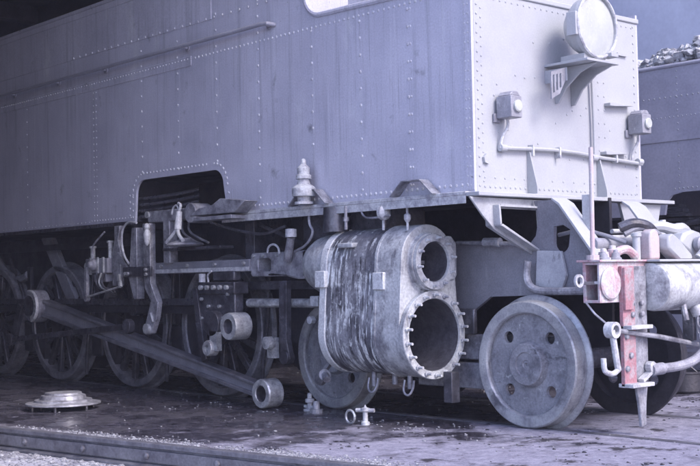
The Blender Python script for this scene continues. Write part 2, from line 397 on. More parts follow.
# edge beading
bead = MB()
bead.tube([(-12, .0, 3.65), (-1.76, .0, 3.65), (-1.70, 0, 3.30)] + [(x, 0, z) for x, z in arc(-1.50, 3.165, .18, 180, 270, 8)] + [(-.9, 0, 2.972), (0, 0, 2.957)], .022, 8)
bead.build('edge_beading', 'tank', loco)
MB().box(-12, -1.8, -.012, -.0005, 3.575, 3.63).build('top_strip', 'tank', loco, bevel=.003)
MB().box(-12, -3.2, -.010, -.0005, 2.845, 2.93).build('lap_strip', 'tank', loco, bevel=.003)
MB().box(-12, -2.9, -.008, -.0005, 3.19, 3.574).build('lap_plate', 'tank', loco, bevel=.003)
# handrail on stanchions
M['raildark'] = mat('handrail_paint', (.30, .285, .36), (.22, .21, .27), .4, 0, 3, (.35, .7), .05, 60, amp=.1)
hr = MB().tube([(-12, -.07, 3.015), (-4.5, -.07, 3.012), (-2.16, -.07, 3.01), (-2.08, -.06, 3.008), (-2.05, -.0, 3.0)], .017, 10).build('handrail', 'raildark', loco)
for x in (-10.6, -8.6, -6.45, -5.5, -4.6, -3.25, -2.12):
    MB().cyl((x, 0, 3.0), (x, -.075, 3.013), .012, n=8).cyl((x, -.001, 2.998), (x, -.012, 2.999), .028, n=10).build('stanchion', 'raildark', hr)
# rivets on the side
rv = MB(); nrm = (0, -1, 0)
def row(a, b, step, r, y=0., off=None):
    a = Vector(a); b = Vector(b); n_ = max(1, int((b-a).length/step))
    for i in range(n_+1):
        p = a + (b-a)*i/n_; rv.dome((p[0], y, p[1]), nrm, r)
for x, z0, z1, st in ((-4.0, 2.0, 3.5, .13), (-3.42, 1.98, 3.5, .13), (-2.85, 2.0, 3.5, .13), (-2.28, 1.66, 3.5, .13), (-1.62, 2.02, 2.88, .115), (-1.08, 1.64, 2.86, .115), (-.59, 1.64, 2.86, .115)):
    row((x, z0), (x, z1), st, .0125)
for x in (-4.80, -4.85): row((x, 1.65), (x, 2.82), .06, .008)
for x in (-6.2, -7.4): row((x, 1.65), (x, 2.82), .12, .008)
for x in (-.030, -.058): row((x, 1.60), (x, 2.92), .062 if x > -.04 else .062, .010)
row((-.565, 1.64), (-.565, 2.86), .115, .010)
row((-6.9, 2.905), (-3.2, 2.905), .047, .0085, y=-.010); row((-3.15, 2.905), (-.35, 2.90), .052, .0115)
row((-5.2, 3.205), (-1.8, 3.20), .115, .012, y=-.008)
row((-2.66, 1.600), (-.06, 1.607), .052, .0125)
row((-4.9, 1.60), (-4.20, 1.60), .05, .008); row((-6.9, 1.59), (-4.95, 1.59), .07, .006)
# round the cut-out
q = [(-4.165, 1.60), (-4.165, 1.80)] + arc(-3.98, 1.80, .185, 180, 90, 6)[1:] + arc(-2.90, 1.80, .185, 90, 0, 6) + [(-2.70, 1.72)]
for a, b in zip(q, q[1:]): row(a, (a[0]+(b[0]-a[0])*.9, a[1]+(b[1]-a[1])*.9), .052, .0115)
row((-4.215, 1.62), (-4.215, 1.80), .052, .0115)
rv.build('rivets', 'rivet', side, kind='stuff')
# rivets on the end
rv = MB(); nrm = (1, 0, 0)
def rowe(a, b, step, r, x=0.):
    a = Vector(a); b = Vector(b); n_ = max(1, int((b-a).length/step))
    for i in range(n_+1):
        p = a + (b-a)*i/n_; rv.dome((x, p[0], p[1]), nrm, r)
rowe((.05, 1.60), (.05, 2.86), .062, .0105); rowe((1.80, 1.60), (1.80, 2.86), .062, .0105)
rowe((.09, 1.63), (.09, 2.84), .062, .009)
rowe((.10, 1.595), (1.78, 1.595), .05, .011); rowe((.10, 1.655), (.5, 1.655), .1, .009); rowe((.8, 1.655), (1.4, 1.655), .1, .009)
rowe((.10, 2.85), (1.78, 2.85), .06, .009)
for y in (1.35, 1.42): rowe((y, 1.9), (y, 2.4), .1, .009)
for _ in range(26): rv.dome((0, random.uniform(.15, 1.7), random.uniform(1.75, 2.8)), nrm, .009)
rv.build('rivets', 'end', end, kind='stuff')
# corner angle
MB().box(-.075, .0, -.004, -.0005, 1.57, 2.93).build('corner_angle', 'tank', loco)
# footplate angle along the bottom of the tank side and across the end
MB().box(-2.72, -.03, -.06, -.0005, 1.535, 1.56).box(-2.72, -.03, -.060, -.052, 1.48, 1.534).build('side_footplate', 'pale', loco, bevel=.003)
MB().box(-.029, .09, -.06, 2.16, 1.525, 1.552).build('end_footplate', 'end', loco, bevel=.004)
MB().box(-12, -4.15, -.035, -.0005, 1.53, 1.565).build('bottom_angle', 'mid', loco, bevel=.003)
# folded plate at the right of the cut-out
MB().prism([(-2.98, 1.545), (-2.36, 1.545), (-2.22, 1.63), (-2.55, 1.665), (-2.66, 1.62), (-2.86, 1.60)], 'xz', -.20, -.062).build('folded_plate', 'grey', loco, bevel=.006)
MB().box(-2.92, -2.4, -.20, -.03, 1.50, 1.53).build('step_plate', 'grey', loco, bevel=.004)
# saddle straps on the footplate
def strap(xc, w_, h):
    b = MB(); z0 = 1.56
    prof = [(xc-w_, z0), (xc-w_*.42, z0+h), (xc+w_*.42, z0+h), (xc+w_, z0)]
    t = .008
    inner = [(xc+w_-.014, z0), (xc+w_*.40, z0+h-t), (xc-w_*.40, z0+h-t), (xc-w_+.014, z0)]
    b.prism(prof + inner, 'xz', -.10, -.012)
    return b.build('footplate_strap', 'grey', loco, bevel=.002)
strap(-1.60, .22, .115); strap(-.50, .21, .105)
# the valve standing on the first strap
vp = [(0,.055),(.0,.07),(.02,.07),(.02,.05),(.06,.05),(.06,.085),(.075,.09),(.12,.09),(.135,.075),(.15,.05),(.19,.042),(.19,.058),(.215,.058),(.225,.045),(.27,.048),(.285,.036),(.30,.02),(.335,.018),(.345,0)]
MB().lathe(vp, (-1.62, -.10, 1.565), 'z', 20).build('sand_valve', 'pale', loco)

# lamp and its bracket on the end
lamp = MB()
lamp.lathe([(.11,.02),(.11,.13),(.14,.16),(.20,.20),(.26,.216),(.27,.216),(.27,.228),(.30,.228),(.30,.208),(.285,.205)], (.02, .93, 2.705), 'x', 40)
lampo = lamp.build('headlamp', 'end', loco)
MB().lathe([(0,.206),(.012,.16),(.02,.08),(.022,0)], (.306, .93, 2.705), 'x', 40).build('lens', 'lens', lampo)
MB().lathe([(0,.206),(.008,.207),(.014,.212),(.014,.220),(.006,.228),(0,.228)], (.3185, .93, 2.705), 'x', 40).build('rim', 'pale', lampo)
MB().box(.24, .32, .69, .715, 2.62, 2.78).build('hinge', 'end', lampo, bevel=.004)
MB().box(.27, .36, 1.03, 1.11, 2.50, 2.53).build('catch', 'end', lampo, bevel=.004)
br = MB()
br.box(.001, .37, .74, 1.10, 2.445, 2.462)
br.box(.10, .30, .80, 1.04, 2.463, 2.51)
br.prism([(.001, 2.20), (.03, 2.20), (.10, 2.30), (.22, 2.39), (.365, 2.44), (.001, 2.44)], 'xz', .85, .866)
br.prism([(.001, 2.20), (.03, 2.20), (.10, 2.30), (.22, 2.39), (.365, 2.44), (.001, 2.44)], 'xz', 1.03, 1.046)
br.build('lamp_bracket', 'end', loco, bevel=.002)
nb = MB().holed([(.59, 2.19), (.68, 2.235), (.75, 2.34), (.75, 2.42), (.59, 2.375)], [[(.605+.037*k, 2.23+.02*k), (.625+.037*k, 2.24+.02*k), (.625+.037*k, 2.36+.008*k), (.605+.037*k, 2.355+.008*k)] for k in range(3)] , 'yz', .17, .18)
nb.build('slotted_plate', 'plate2', loco)
MB().box(.001, .19, .745, .752, 2.33, 2.42).build('plate_arm', 'end', loco)
# marker lamps and conduit
def marker(y, z):
    b = MB().box(.02, .15, y-.055, y+.055, z-.075, z+.07)
    b.prism([(y-.055, z+.0705), (y+.055, z+.0705), (y+.025, z+.10), (y-.025, z+.10)], 'yz', .03, .14)
    b.box(.001, .02, y-.075, y+.0, z-.10, z-.04)
    mo = b.build('marker_lamp', 'plate2', loco, bevel=.006)
    MB().lathe([(0,.04),(.015,.04),(.02,.032),(.02,0)], (.15, y+.005, z), 'x', 18).build('lens', 'lens', mo)
    MB().tube([(.06, y+.01, z-.075), (.06, y+.015, z-.13), (.03, y-.02, z-.20), (.03, y-.03, z-.27)], .010, 8, 2).build('cable', 'pale', mo)
marker(.26, 2.12); marker(1.735, 2.11)
co = MB().tube([(.03, .24, 1.855), (.03, .35, 1.855), (.03, .75, 1.872), (.03, 1.1, 1.862), (.03, 1.30, 1.843), (.03, 1.5, 1.838), (.03, 1.83, 1.822)], .014, 8, 2)
co.tube([(.03, 1.25, 1.845), (.03, 1.25, 2.1), (.03, 1.24, 2.45)], .011, 8)
for y in (.25, 1.24, 1.80): co.cyl((.028, y-.025, 1.853 if y < 1 else 1.838), (.028, y+.03, 1.853 if y < 1 else 1.838), .024, n=12)
coo = co.build('conduit', 'end', loco)
for y in (.55, .84, 1.5): MB().box(.001, .047, y-.008, y+.008, 1.815, 1.89).build('clip', 'pale', coo)
# stiffening fins and small shelf brackets
for y in (.53, 1.31):
    MB().prism([(.001, 1.86), (.02, 1.86), (.085, 1.60), (.085, 1.556), (.001, 1.556)], 'xz', y, y+.012).build('stiffening_fin', 'end', loco)
for y, z in ((1.42, 2.25), (1.36, 1.89)):
    MB().prism([(y, z), (y+.05, z+.005), (y+.29, z-.004), (y+.05, z-.022), (y, z-.022)], 'yz', .001, .055).build('shelf_bracket', 'end', loco, bevel=.002)
MB().box(.001, .02, 1.58, 1.70, 2.62, 2.64).build('lifting_tab', 'end', loco)
MB().cyl((.001, .11, 1.775), (.02, .11, 1.775), .035, n=6).build('washout_plug', 'end', loco)

# outrigger brackets under the end footplate
ob = MB()
outer = [(-.09, 1.52), (.72, 1.515), (.72, 1.10), (.62, 1.10), (.14, 1.31), (.03, 1.40)]
hole = [(.16, 1.45), (.585, 1.445), (.60, 1.25), (.56, 1.19), (.20, 1.345), (.16, 1.38)]
ob.holed(outer, [hole], 'yz', .02, .036)
ob.prism([(.155, 1.345), (.60, 1.145), (.72, 1.10), (.72, 1.088), (.60, 1.130), (.14, 1.332)], 'yz', -.04, .10)
ob.prism([(.145, 1.47), (.70, 1.465), (.70, 1.452), (.145, 1.457)], 'yz', -.04, .09)
ob.prism([(.145, 1.47), (.155, 1.345), (.14, 1.335), (.128, 1.47)], 'yz', -.04, .09)
ob.build('outrigger_bracket', 'bracket', loco, bevel=.003)
ob = MB().prism([(1.52, 1.52), (2.04, 1.52), (2.0, 1.38), (1.96, 1.27), (1.70, 1.27), (1.58, 1.36)], 'yz', .02, .045)
ob.build('outrigger_bracket', 'end', loco, bevel=.002)
# frame plates with sloped front, lightening hole
def frame(y, nm='main_frame'):
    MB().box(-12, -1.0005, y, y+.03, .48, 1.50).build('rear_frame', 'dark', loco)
    outer = [(-1.0, 1.28), (-.6, 1.25), (.02, 1.22), (.07, 1.27), (.09, 1.36), (.07, 1.46), (.06, 1.505), (.28, 1.505), (.33, 1.46), (.60, 1.12), (.74, 1.07), (.74, .84), (.52, .87), (.10, .87), (-.35, .86), (-.48, .78), (-.9, .50), (-1.0, .48)]
    lh = arc(.285, 1.215, .065, 180, 360, 8) + [(.36, 1.30), (.30, 1.335), (.225, 1.325)]
    b = MB().holed(outer, [lh], 'xz', y, y+.03)
    return b.build(nm, 'plate' if y < 1 else 'mid', loco)
frame(.52)
MB().box(-12, .1, 1.31, 1.34, .45, 1.55).build('main_frame', 'dark', loco)
MB().box(.1005, .74, 1.31, 1.34, .84, 1.07).build('main_frame', 'dark', loco)
MB().prism([(.27, 1.515), (.335, 1.475), (.61, 1.13), (.74, 1.085), (.74, 1.073), (.60, 1.115), (.325, 1.462), (.27, 1.502)], 'xz', .44, .60).build('frame_flange', 'end', loco, bevel=.002)
MB().prism([(.27, 1.515), (.335, 1.475), (.61, 1.13), (.74, 1.085), (.74, 1.073), (.60, 1.115), (.325, 1.462), (.27, 1.502)], 'xz', 1.22, 1.42).build('frame_flange', 'end', loco, bevel=.002)
MB().box(-1.2, .2, .551, 1.309, .95, 1.0).build('frame_stretcher', 'dark', loco)
MB().box(-1.88, -.96, .10, .50, 1.30, 1.52).build('cylinder_saddle', 'mid', loco, bevel=.01)
MB().tube([(.06, .44, 1.10), (.04, .44, .98), (.10, .43, .91), (.22, .43, .895), (.60, .43, .90)], .026, 10, 2).build('vacuum_pipe', 'grey', loco)
MB().tube([(-.60, .46, 1.245), (-.3, .44, 1.235), (-.05, .45, 1.22), (.05, .47, 1.21)], .014, 8, 1).cyl((-.32, .44, 1.24), (-.18, .44, 1.235), .032, n=10).build('union_pipe', 'grey', loco)
MB().box(.43, .49, .56, .575, 1.29, 1.524).build('stiffener', 'bracket', loco)
# lower truck frame behind the leading wheel
MB().box(-1.0, -.30, .44, .50, .22, .40).box(-1.3, .5, .47, .51, .42, .60).build('truck_frame', 'grey', loco, bevel=.008)
MB().box(-1.0, -.2, .55, 1.3, .25, .58).build('truck_bolster', 'mid', loco, bevel=.01)
MB().box(-.62, -.40, .40, .438, .60, .78).build('axlebox', 'mid', loco, bevel=.01)

# cylinder block
CY, CZ, VZ = .10, .61, 1.11
XF, XB = -.488, -1.40
def hullsec(grow=0.):
    """clad cross-section round the two bores (y, z)"""
    a = [(CY + (.285+grow)*math.cos(R(t)), CZ + (.285+grow)*math.sin(R(t))) for t in range(175, 366, 10)]
    b = [(CY + (.250+grow)*math.cos(R(t)), VZ + (.250+grow)*math.sin(R(t))) for t in range(4, 177, 11)]
    return a + b
BH = [circ(CY, CZ, .252, 32), circ(CY, VZ, .145, 24)]
cyl = MB().holed(hullsec(), BH, 'yz', XB+.09, XF-.29)
cylo = cyl.build('cylinder_block', 'cyl', loco, bevel=.012)
MB().holed(hullsec(.010), BH, 'yz', XF-.289, XF-.05).build('front_casting', 'casting', cylo, bevel=.045)
MB().holed(hullsec(.014), BH, 'yz', XF-.31, XF-.285).build('front_band', 'casting', cylo, bevel=.004)
MB().lathe([(.0,.20),(.0,.275),(.015,.282),(.095,.282)], (XB-.0, CY, CZ), 'x', 44).build('rear_flange', 'white', cylo, bevel=0)
MB().lathe([(-.15,.262),(-.06,.27),(-.045,.275),(-.045,.300),(-.006,.304),(0,.300),(0,.250),(-.012,.246),(-.05,.246)], (XF, CY, CZ), 'x', 48).build('front_flange', 'casting', cylo)
MB().lathe([(-.014,.2445),(-.88,.2385),(-.885,0)], (XF, CY, CZ), 'x', 40).build('bore', 'bore', cylo)
MB().lathe([(-.20,.232),(-.10,.232),(-.06,.20),(-.03,.20),(-.03,.190),(0,.190),(0,.142),(-.015,.136),(-.05,.136)], (XF+.02, CY, VZ), 'x', 40).build('valve_chest', 'casting', cylo)
MB().lathe([(-.02,.1355),(-.47,.134),(-.475,0)], (XF+.02, CY, VZ), 'x', 32).build('bore', 'bore', cylo)
MB().box(XF-.24, XF-.21, CY-.125, CY+.125, VZ-.012, VZ+.012).build('valve_bridge', 'grey', cylo)
MB().prism([(CY+.16, VZ-.13), (CY+.24, VZ-.13), (CY+.27, VZ-.09), (CY+.27, VZ+.13), (CY+.22, VZ+.18), (CY+.16, VZ+.18)], 'yz', XF-.15, XF-.03).build('steam_pipe_pad', 'casting', cylo, bevel=.012)
st = MB()
for k in range(18):
    t = 2*PI*(k+.5)/18; y = CY+.275*math.cos(t); z = CZ+.275*math.sin(t)
    s_ = MB().cyl((XF+.001, y, z), (XF+.055, y, z), .0095, n=8).cyl((XF+.0005, y, z), (XF+.014, y, z), .017, n=6)
    s_.build('stud', 'pale', cylo)
for k in range(10):
    t = 2*PI*(k+.3)/10; y = CY+.167*math.cos(t); z = VZ+.167*math.sin(t)
    MB().cyl((XF+.021, y, z), (XF+.062, y, z), .008, n=8).cyl((XF+.0205, y, z), (XF+.032, y, z), .014, n=6).build('stud', 'pale', cylo)
MB().prism([(2*YC-y, z) for y, z in hullsec()], 'yz', XB+.02, XF-.05).build('far_cylinder_block', 'dark', loco, bevel=.03)
MB().box(-3.0, -1.1, .70, 1.15, .30, .75).box(-7.8, -3.0, .62, 1.24, .42, .50).build('under_blocker', 'dark', loco)  # dark boxes between the frames, added to block light under the engine
# rear valve head, spindle guide and its pads
MB().lathe([(.0,.055),(.06,.08),(.075,.13),(.12,.18),(.20,.215),(.32,.233),(.50,.233)], (XB-.40, CY, VZ), 'x', 36).build('valve_head', 'casting', cylo)
sg = MB()
sg.holed([(-2.45, VZ-.05), (-2.43, VZ-.075), (-2.0, VZ-.075), (-1.86, VZ-.10), (-1.78, VZ-.10), (-1.78, VZ+.12), (-1.90, VZ+.115), (-2.43, VZ+.115), (-2.45, VZ+.09)],
         [[(-2.35, VZ-.02), (-2.33, VZ-.035), (-2.21, VZ-.035), (-2.19, VZ-.02), (-2.19, VZ+.055), (-2.21, VZ+.07), (-2.33, VZ+.07), (-2.35, VZ+.055)]], 'xz', CY-.08, CY+.06)
sg.build('spindle_guide', 'grey', loco, bevel=.018)
lp = MB().cyl((-1.95, -.0, 1.16), (-1.83, -.06, 1.33), .035, .03, n=12); lpo = lp.build('oil_cup', 'grey', loco)
MB().lathe([(0,.030),(0,.044),(.06,.044),(.065,.02)], (-1.83, -.06, 1.33), 'z', 14).build('cap', 'pale', lpo)
MB().tube([(-2.20, -.0, 1.22), (-2.19, -.0, 1.27), (-2.12, -.0, 1.29), (-2.06, -.0, 1.26), (-2.05, 0, 1.21)], .009, 6, 2).build('oil_pipe', 'pale', loco)
MB().holed(hullsec(.007), BH, 'yz', XB+.02, XB+.089).build('lagging_strip', 'white', cylo, bevel=.004)
for (x, z) in ((XB+.05, 1.0), (XF-.25, .98)):
    MB().box(x-.06, x+.05, CY-.290, CY-.20, z-.055, z+.065).build('inspection_pad', 'white', cylo, bevel=.006)
MB().box(-1.19, -1.03, CY-.262, CY-.12, VZ+.115, VZ+.15).build('inspection_pad', 'casting', cylo, bevel=.01)
# pipes and fittings between footplate and cylinder
MB().tube([(-1.62, -.05, 1.53), (-1.63, -.05, 1.42), (-1.57, -.05, 1.36), (-1.66, -.05, 1.26), (-1.80, -.05, 1.22)], .010, 8, 2).build('oil_pipe', 'grey', loco)
MB().cyl((-1.38, .0, 1.35), (-1.38, .0, 1.53), .10, .09, n=20).build('steam_pipe', 'mid', loco)
MB().cyl((-1.20, -.06, 1.36), (-1.20, -.06, 1.53), .012, n=8).cyl((-1.20, -.06, 1.42), (-1.20, -.06, 1.45), .022, n=6).build('drain_pipe', 'grey', loco)
MB().tube([(-1.05, -.05, 1.53), (-1.04, -.05, 1.46), (-.98, -.05, 1.425), (-.75, -.05, 1.44)], .008, 6, 2).build('oil_pipe', 'grey', loco)
MB().lathe([(-.03,0),(-.028,.035),(-.01,.055),(.02,.055),(.04,.03),(.042,0)], (-.84, -.03, 1.465), 'x', 18).cyl((-.84, -.03, 1.34), (-.84, -.03, 1.43), .01, n=8).build('relief_valve', 'pale', loco)
MB().cyl((-.60, -.03, 1.33), (-.60, -.03, 1.52), .009, n=8).lathe([(0,.012),(.02,.024),(.05,.024),(.06,.01)], (-.60, -.03, 1.385), 'z', 10).build('lubricator_pipe', 'pale', loco)
# drain cocks below
for x in (-1.02, -.66):
    MB().cyl((x, CY-.08, .24), (x, CY-.08, .36), .018, n=10).tube([(x-.03, CY-.1, .30), (x-.03, CY-.12, .22), (x+.02, CY-.12, .19), (x+.05, CY-.1, .24), (x+.05, CY-.09, .30)], .008, 6, 2).build('drain_cock', 'grey', loco)
MB().cyl((-.84, CY-.05, .26), (-.84, CY-.05, .34), .02, n=10).build('drain_plug', 'grey', loco)
MB().box(-.44, -.36, .12, .20, .15, .36).build('guard_bracket', 'mid', loco, bevel=.006)
dp = MB().cyl((-1.62, .03, .26), (-1.50, -.03, .30), .05, .045, n=14).cyl((-1.5, -.03, .30), (-1.44, -.06, .27), .028, n=10).bar((-1.66, .03, .24), (-1.46, .0, .40), .03, .03)
dp.build('drain_elbow', 'grey', loco)

# wheels -----------------------------------------------------------
def disc_wheel(x, y, parent):
    """plate wheel, outer face at local y = 0 (towards -Y), flange at the back"""
    def P(a): return (x, y, .42)
    c = (x, y, .42)
    web = MB().holed(circ(x, .42, .345, 48), [circ(x + .246*math.cos(R(a)), .42 + .246*math.sin(R(a)), .04, 16) for a in (45, 135, 225, 315)], 'xz', y+.045, y+.07)
    wo = web.build('carrying_wheel', 'wheel', parent, origin=c)
    MB().lathe([(.06,.342),(.022,.334),(.012,.336),(.002,.344),(.0,.350),(.0,.407),(.003,.409),(.010,.416),(.045,.419),(.047,.4175),(.092,.422),(.094,.418),(.100,.418),(.103,.428),(.113,.450),(.119,.455),(.128,.455),(.135,.448),(.138,.345),(.06,.340)], c, 'y', 64).build('tyre', 'rim', wo)
    MB().lathe([(.065,.158),(.045,.155),(.012,.142),(.0,.138),(-.004,.132),(-.004,.082),(.006,.078),(.006,.03),(.012,.026),(.012,.012),(.022,.010),(.022,0)], c, 'y', 40).build('hub', 'wheel', wo)
    return wo
def reparent_copy(o, parent, loc, rz=0):
    c = o.copy(); COL.objects.link(c); c.parent = parent; c.location = Vector(loc) - WO[parent]; c.rotation_euler = (0, 0, rz); WO[c] = Vector(loc)
    for ch in list(o.children):
        d = ch.copy(); COL.objects.link(d); d.parent = c
    return c
w0 = disc_wheel(.135, .30, loco)
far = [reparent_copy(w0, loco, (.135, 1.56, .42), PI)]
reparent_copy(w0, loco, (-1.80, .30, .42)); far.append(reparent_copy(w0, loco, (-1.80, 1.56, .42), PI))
for o in far:                              # the far wheels take the darker iron
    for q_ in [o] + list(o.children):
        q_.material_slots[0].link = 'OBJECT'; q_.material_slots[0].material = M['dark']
for x in (.135, -1.80): MB().cyl((x, .36, .42), (x, 1.50, .42), .07, n=16).build('axle', 'mid', loco)
def driver(x, y):
    c = (x, y, .61)
    hub = MB().lathe([(.09,.0),(.09,.15),(.0,.15),(-.01,.13),(-.01,0)], c, 'y', 28)
    ho = hub.build('driving_wheel', 'dark', loco, origin=c)
    MB().lathe([(.02,.52),(.0,.53),(.0,.585),(.01,.595),(.10,.603),(.11,.62),(.13,.63),(.14,.625),(.14,.52),(.02,.52)], c, 'y', 56).build('tyre', 'tyre', ho)
    sp = None
    for k in range(14):
        t = 2*PI*k/14 + .11
        if sp is None:
            b = MB().bar((x + .14, y+.06, .61), (x + .53, y+.06, .61), .05, .065, (0, 0, 1)); sp = b.build('spoke', 'mid', ho, origin=c, bevel=.01)
            sp.rotation_euler = (0, -t, 0)
        else:
            q_ = sp.copy(); COL.objects.link(q_); q_.parent = ho; q_.rotation_euler = (0, -t, 0)
    cw = MB().prism(arc(x, .61, .53, 150, 230, 10) + [(x-.30, .50), (x-.33, .72)], 'xz', y+.015, y+.08).build('counterweight', 'dark', ho)
    MB().cyl((x+.22, y+.0, .76), (x+.22, y-.14, .76), .06, n=16).build('crank_pin', 'mid', ho)
    return ho
d0 = driver(-3.27, .30)
for i, x in enumerate((-4.69, -6.14, -7.58)):
    c = reparent_copy(d0, loco, (x, .30, .61))
for x in (-3.27, -4.69, -6.14, -7.58):
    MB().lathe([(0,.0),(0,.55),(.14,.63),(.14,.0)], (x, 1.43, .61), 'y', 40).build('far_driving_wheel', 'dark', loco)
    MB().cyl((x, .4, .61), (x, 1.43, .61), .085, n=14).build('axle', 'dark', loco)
# springs, hangers and brake gear in the dark behind the wheels
for x in (-3.98, -5.42, -6.86):
    MB().box(x-.10, x+.10, .33, .40, .28, .62).build('brake_block', 'dark', loco, bevel=.02)
    MB().box(x-.04, x+.04, .34, .38, .62, 1.2).build('brake_hanger', 'dark', loco, bevel=.006)
MB().prism([(-6.50, 1.50), (-6.28, 1.50), (-5.75, .82), (-5.92, .80)], 'xz', .30, .36).build('frame_stay', 'plate2', loco, bevel=.01)
MB().tube([(-7.75, .36, 1.38), (-7.55, .36, 1.22), (-7.32, .36, 1.10), (-7.05, .36, 1.07), (-6.9, .36, 1.12)], .045, 8, 2).build('sand_pipe', 'plate2', loco)
MB().tube([(-7.3, .34, 1.3), (-7.0, .34, .95), (-6.95, .34, .8)], .02, 8, 1).build('sand_pipe', 'mid', loco)
MB().box(-12, -3.4, .22, .27, 1.36, 1.42).build('running_rail', 'dark', loco)
MB().box(-8.5, -1.95, .12, .17, .80, .86).build('lower_slide_bar', 'mid', loco, bevel=.006)

# motion: slide bar, bracket, crosshead
MB().box(-3.84, -2.44, .0, .10, 1.080, 1.178).build('slide_bar', 'plate', loco, bevel=.006)
MB().box(-3.84, -2.44, -.012, -.0005, 1.085, 1.118).build('slide_bar_lip', 'pale', loco)
mb = MB().prism([(-4.10,1.50),(-4.02,1.50),(-4.02,.86),(-4.08,.86),(-4.16,1.05)], 'xz', -.06, .02)
mbo = mb.build('motion_bracket', 'grey', loco, bevel=.006)
MB().prism([(-3.92,1.53),(-3.80,1.53),(-3.80,1.0),(-3.70,.84),(-3.78,.82),(-3.90,.96)], 'xz', -.06, .0).build('guide_post', 'grey', mbo, bevel=.006)
MB().box(-4.22, -3.76, -.085, -.061, 1.06, 1.15).build('cross_plate', 'mid', mbo, bevel=.005)
for x, z in ((-4.16,1.09),(-4.12,1.09),(-3.82,1.12),(-3.82,1.08)): MB().cyl((x, -.0855, z), (x, -.105, z), .016, n=6).build('bolt', 'steel', mbo)
MB().box(-3.62, -3.52, -.04, .05, 1.17, 1.56).build('guide_post', 'grey', mbo, bevel=.008)
MB().tube([(-3.98, -.08, 1.54), (-4.12, -.08, 1.56), (-4.22, -.08, 1.50), (-4.24, -.08, 1.38), (-4.20, -.08, 1.25), (-4.12, -.08, 1.18)], .010, 8, 2).build('oil_pipe', 'pale', loco)
MB().lathe([(0,.01),(.03,.028),(.10,.032),(.14,.02),(.16,.028),(.19,.02),(.20,0)], (-3.78, -.10, 1.33), 'z', 12).build('oil_cup', 'pale', loco)
# hanger and mechanical lubricator at the left
MB().prism([(-4.40,1.53),(-4.30,1.53),(-4.34,1.40),(-4.30,1.30),(-4.30,.98),(-4.44,.98),(-4.44,1.28),(-4.40,1.40)], 'xz', -.06, -.02).build('lubricator_hanger', 'grey', loco, bevel=.006)
MB().bar((-4.33, -.07, 1.27), (-4.14, -.07, 1.10), .02, .045).build('hanger_stay', 'grey', loco)
lb = MB().box(-4.86, -4.46, -.10, .06, 1.10, 1.24)
lb.lathe([(0,.0),(0,.055),(.04,.055),(.045,.035),(.07,.03),(.075,0)], (-4.68, -.10, 1.18), 'y', 18, -1).box(-4.74, -4.52, -.08, .02, 1.02, 1.10)
lbo = lb.build('lubricator', 'plate', loco, bevel=.01)
for x, h in ((-4.82, .10), (-4.50, .14)): MB().cyl((x, -.04, 1.2405), (x, -.04, 1.2405+h), .024, n=10).cyl((x, -.04, 1.24+h), (x, -.04, 1.26+h), .035, n=10).build('filler_cap', 'steel', lbo)
for k in range(3): MB().tube([(-4.58+.05*k, -.12, 1.10), (-4.62+.05*k, -.13, 1.02), (-4.56+.05*k, -.13, .96), (-4.46+.04*k, -.10, .95), (-4.36, -.08, .92)], .011, 6, 2).build('oil_line', 'steel' if k == 1 else 'mid', lbo)
MB().bar((-4.80, -.12, 1.16), (-4.80, -.12, .88), .03, .035, (1,0,0)).cyl((-4.80,-.14,.87),(-4.80,-.10,.87),.03,n=10).build('lever', 'grey', lbo)
MB().cyl((-4.80, -.13, .88), (-4.20, -.12, .975), .010, n=8).build('drive_rod', 'steel', lbo)
MB().bar((-4.20, -.12, .97), (-4.26, -.10, 1.08), .025, .03, (1,0,0)).build('drive_arm', 'steel', lbo)
# reversing shaft with round boss and small tripod fitting
MB().box(-3.86, -3.24, -.04, .06, 1.535, 1.635).lathe([(0,.0),(0,.085),(.18,.085),(.18,0)], (-3.16, -.07, 1.585), 'y', 20).box(-3.08, -2.92, -.03, .04, 1.55, 1.62).build('reversing_shaft', 'grey', loco, bevel=.008)
MB().cyl((-3.85, -.0405, 1.605), (-3.85, -.06, 1.605), .03, n=12).build('shaft_bolt', 'steel', loco)
tf = MB().cyl((-3.24, -.14, 1.45), (-3.23, -.13, 1.60), .032, .026, n=12)
tf.tube([(-3.24, -.14, 1.46), (-3.29, -.16, 1.40), (-3.37, -.17, 1.34)], .016, 8, 1).tube([(-3.24, -.14, 1.46), (-3.20, -.16, 1.40), (-3.12, -.17, 1.35)], .016, 8, 1)
tf.tube([(-3.23, -.13, 1.60), (-3.26, -.13, 1.66), (-3.32, -.13, 1.64), (-3.34, -.13, 1.58)], .009, 6, 2)
tf.tube([(-3.23, -.13, 1.60), (-3.20, -.13, 1.655), (-3.24, -.13, 1.67)], .013, 6, 1)
tf.build('bleed_fitting', 'pale', loco)
MB().lathe([(0,.0),(0,.14),(.012,.16),(.025,.15),(.05,.07),(.07,.05),(.07,0)], (-3.20, -.09, 1.305), 'z', 20).build('oil_pan', 'grey', loco)
MB().box(-3.60, -2.75, -.06, .08, 1.275, 1.30).build('motion_shelf', 'mid', loco, bevel=.005)
MB().box(-2.62, -2.50, .10, .50, 1.17, 1.53).build('motion_stretcher', 'mid', loco, bevel=.006)
MB().box(-2.85, -2.70, .30, .50, 1.17, 1.53).build('motion_stretcher', 'dark', loco, bevel=.006)
MB().bar((-2.45, .12, 1.46), (-1.90, .12, 1.28), .02, .03).build('stay_rod', 'mid', loco)
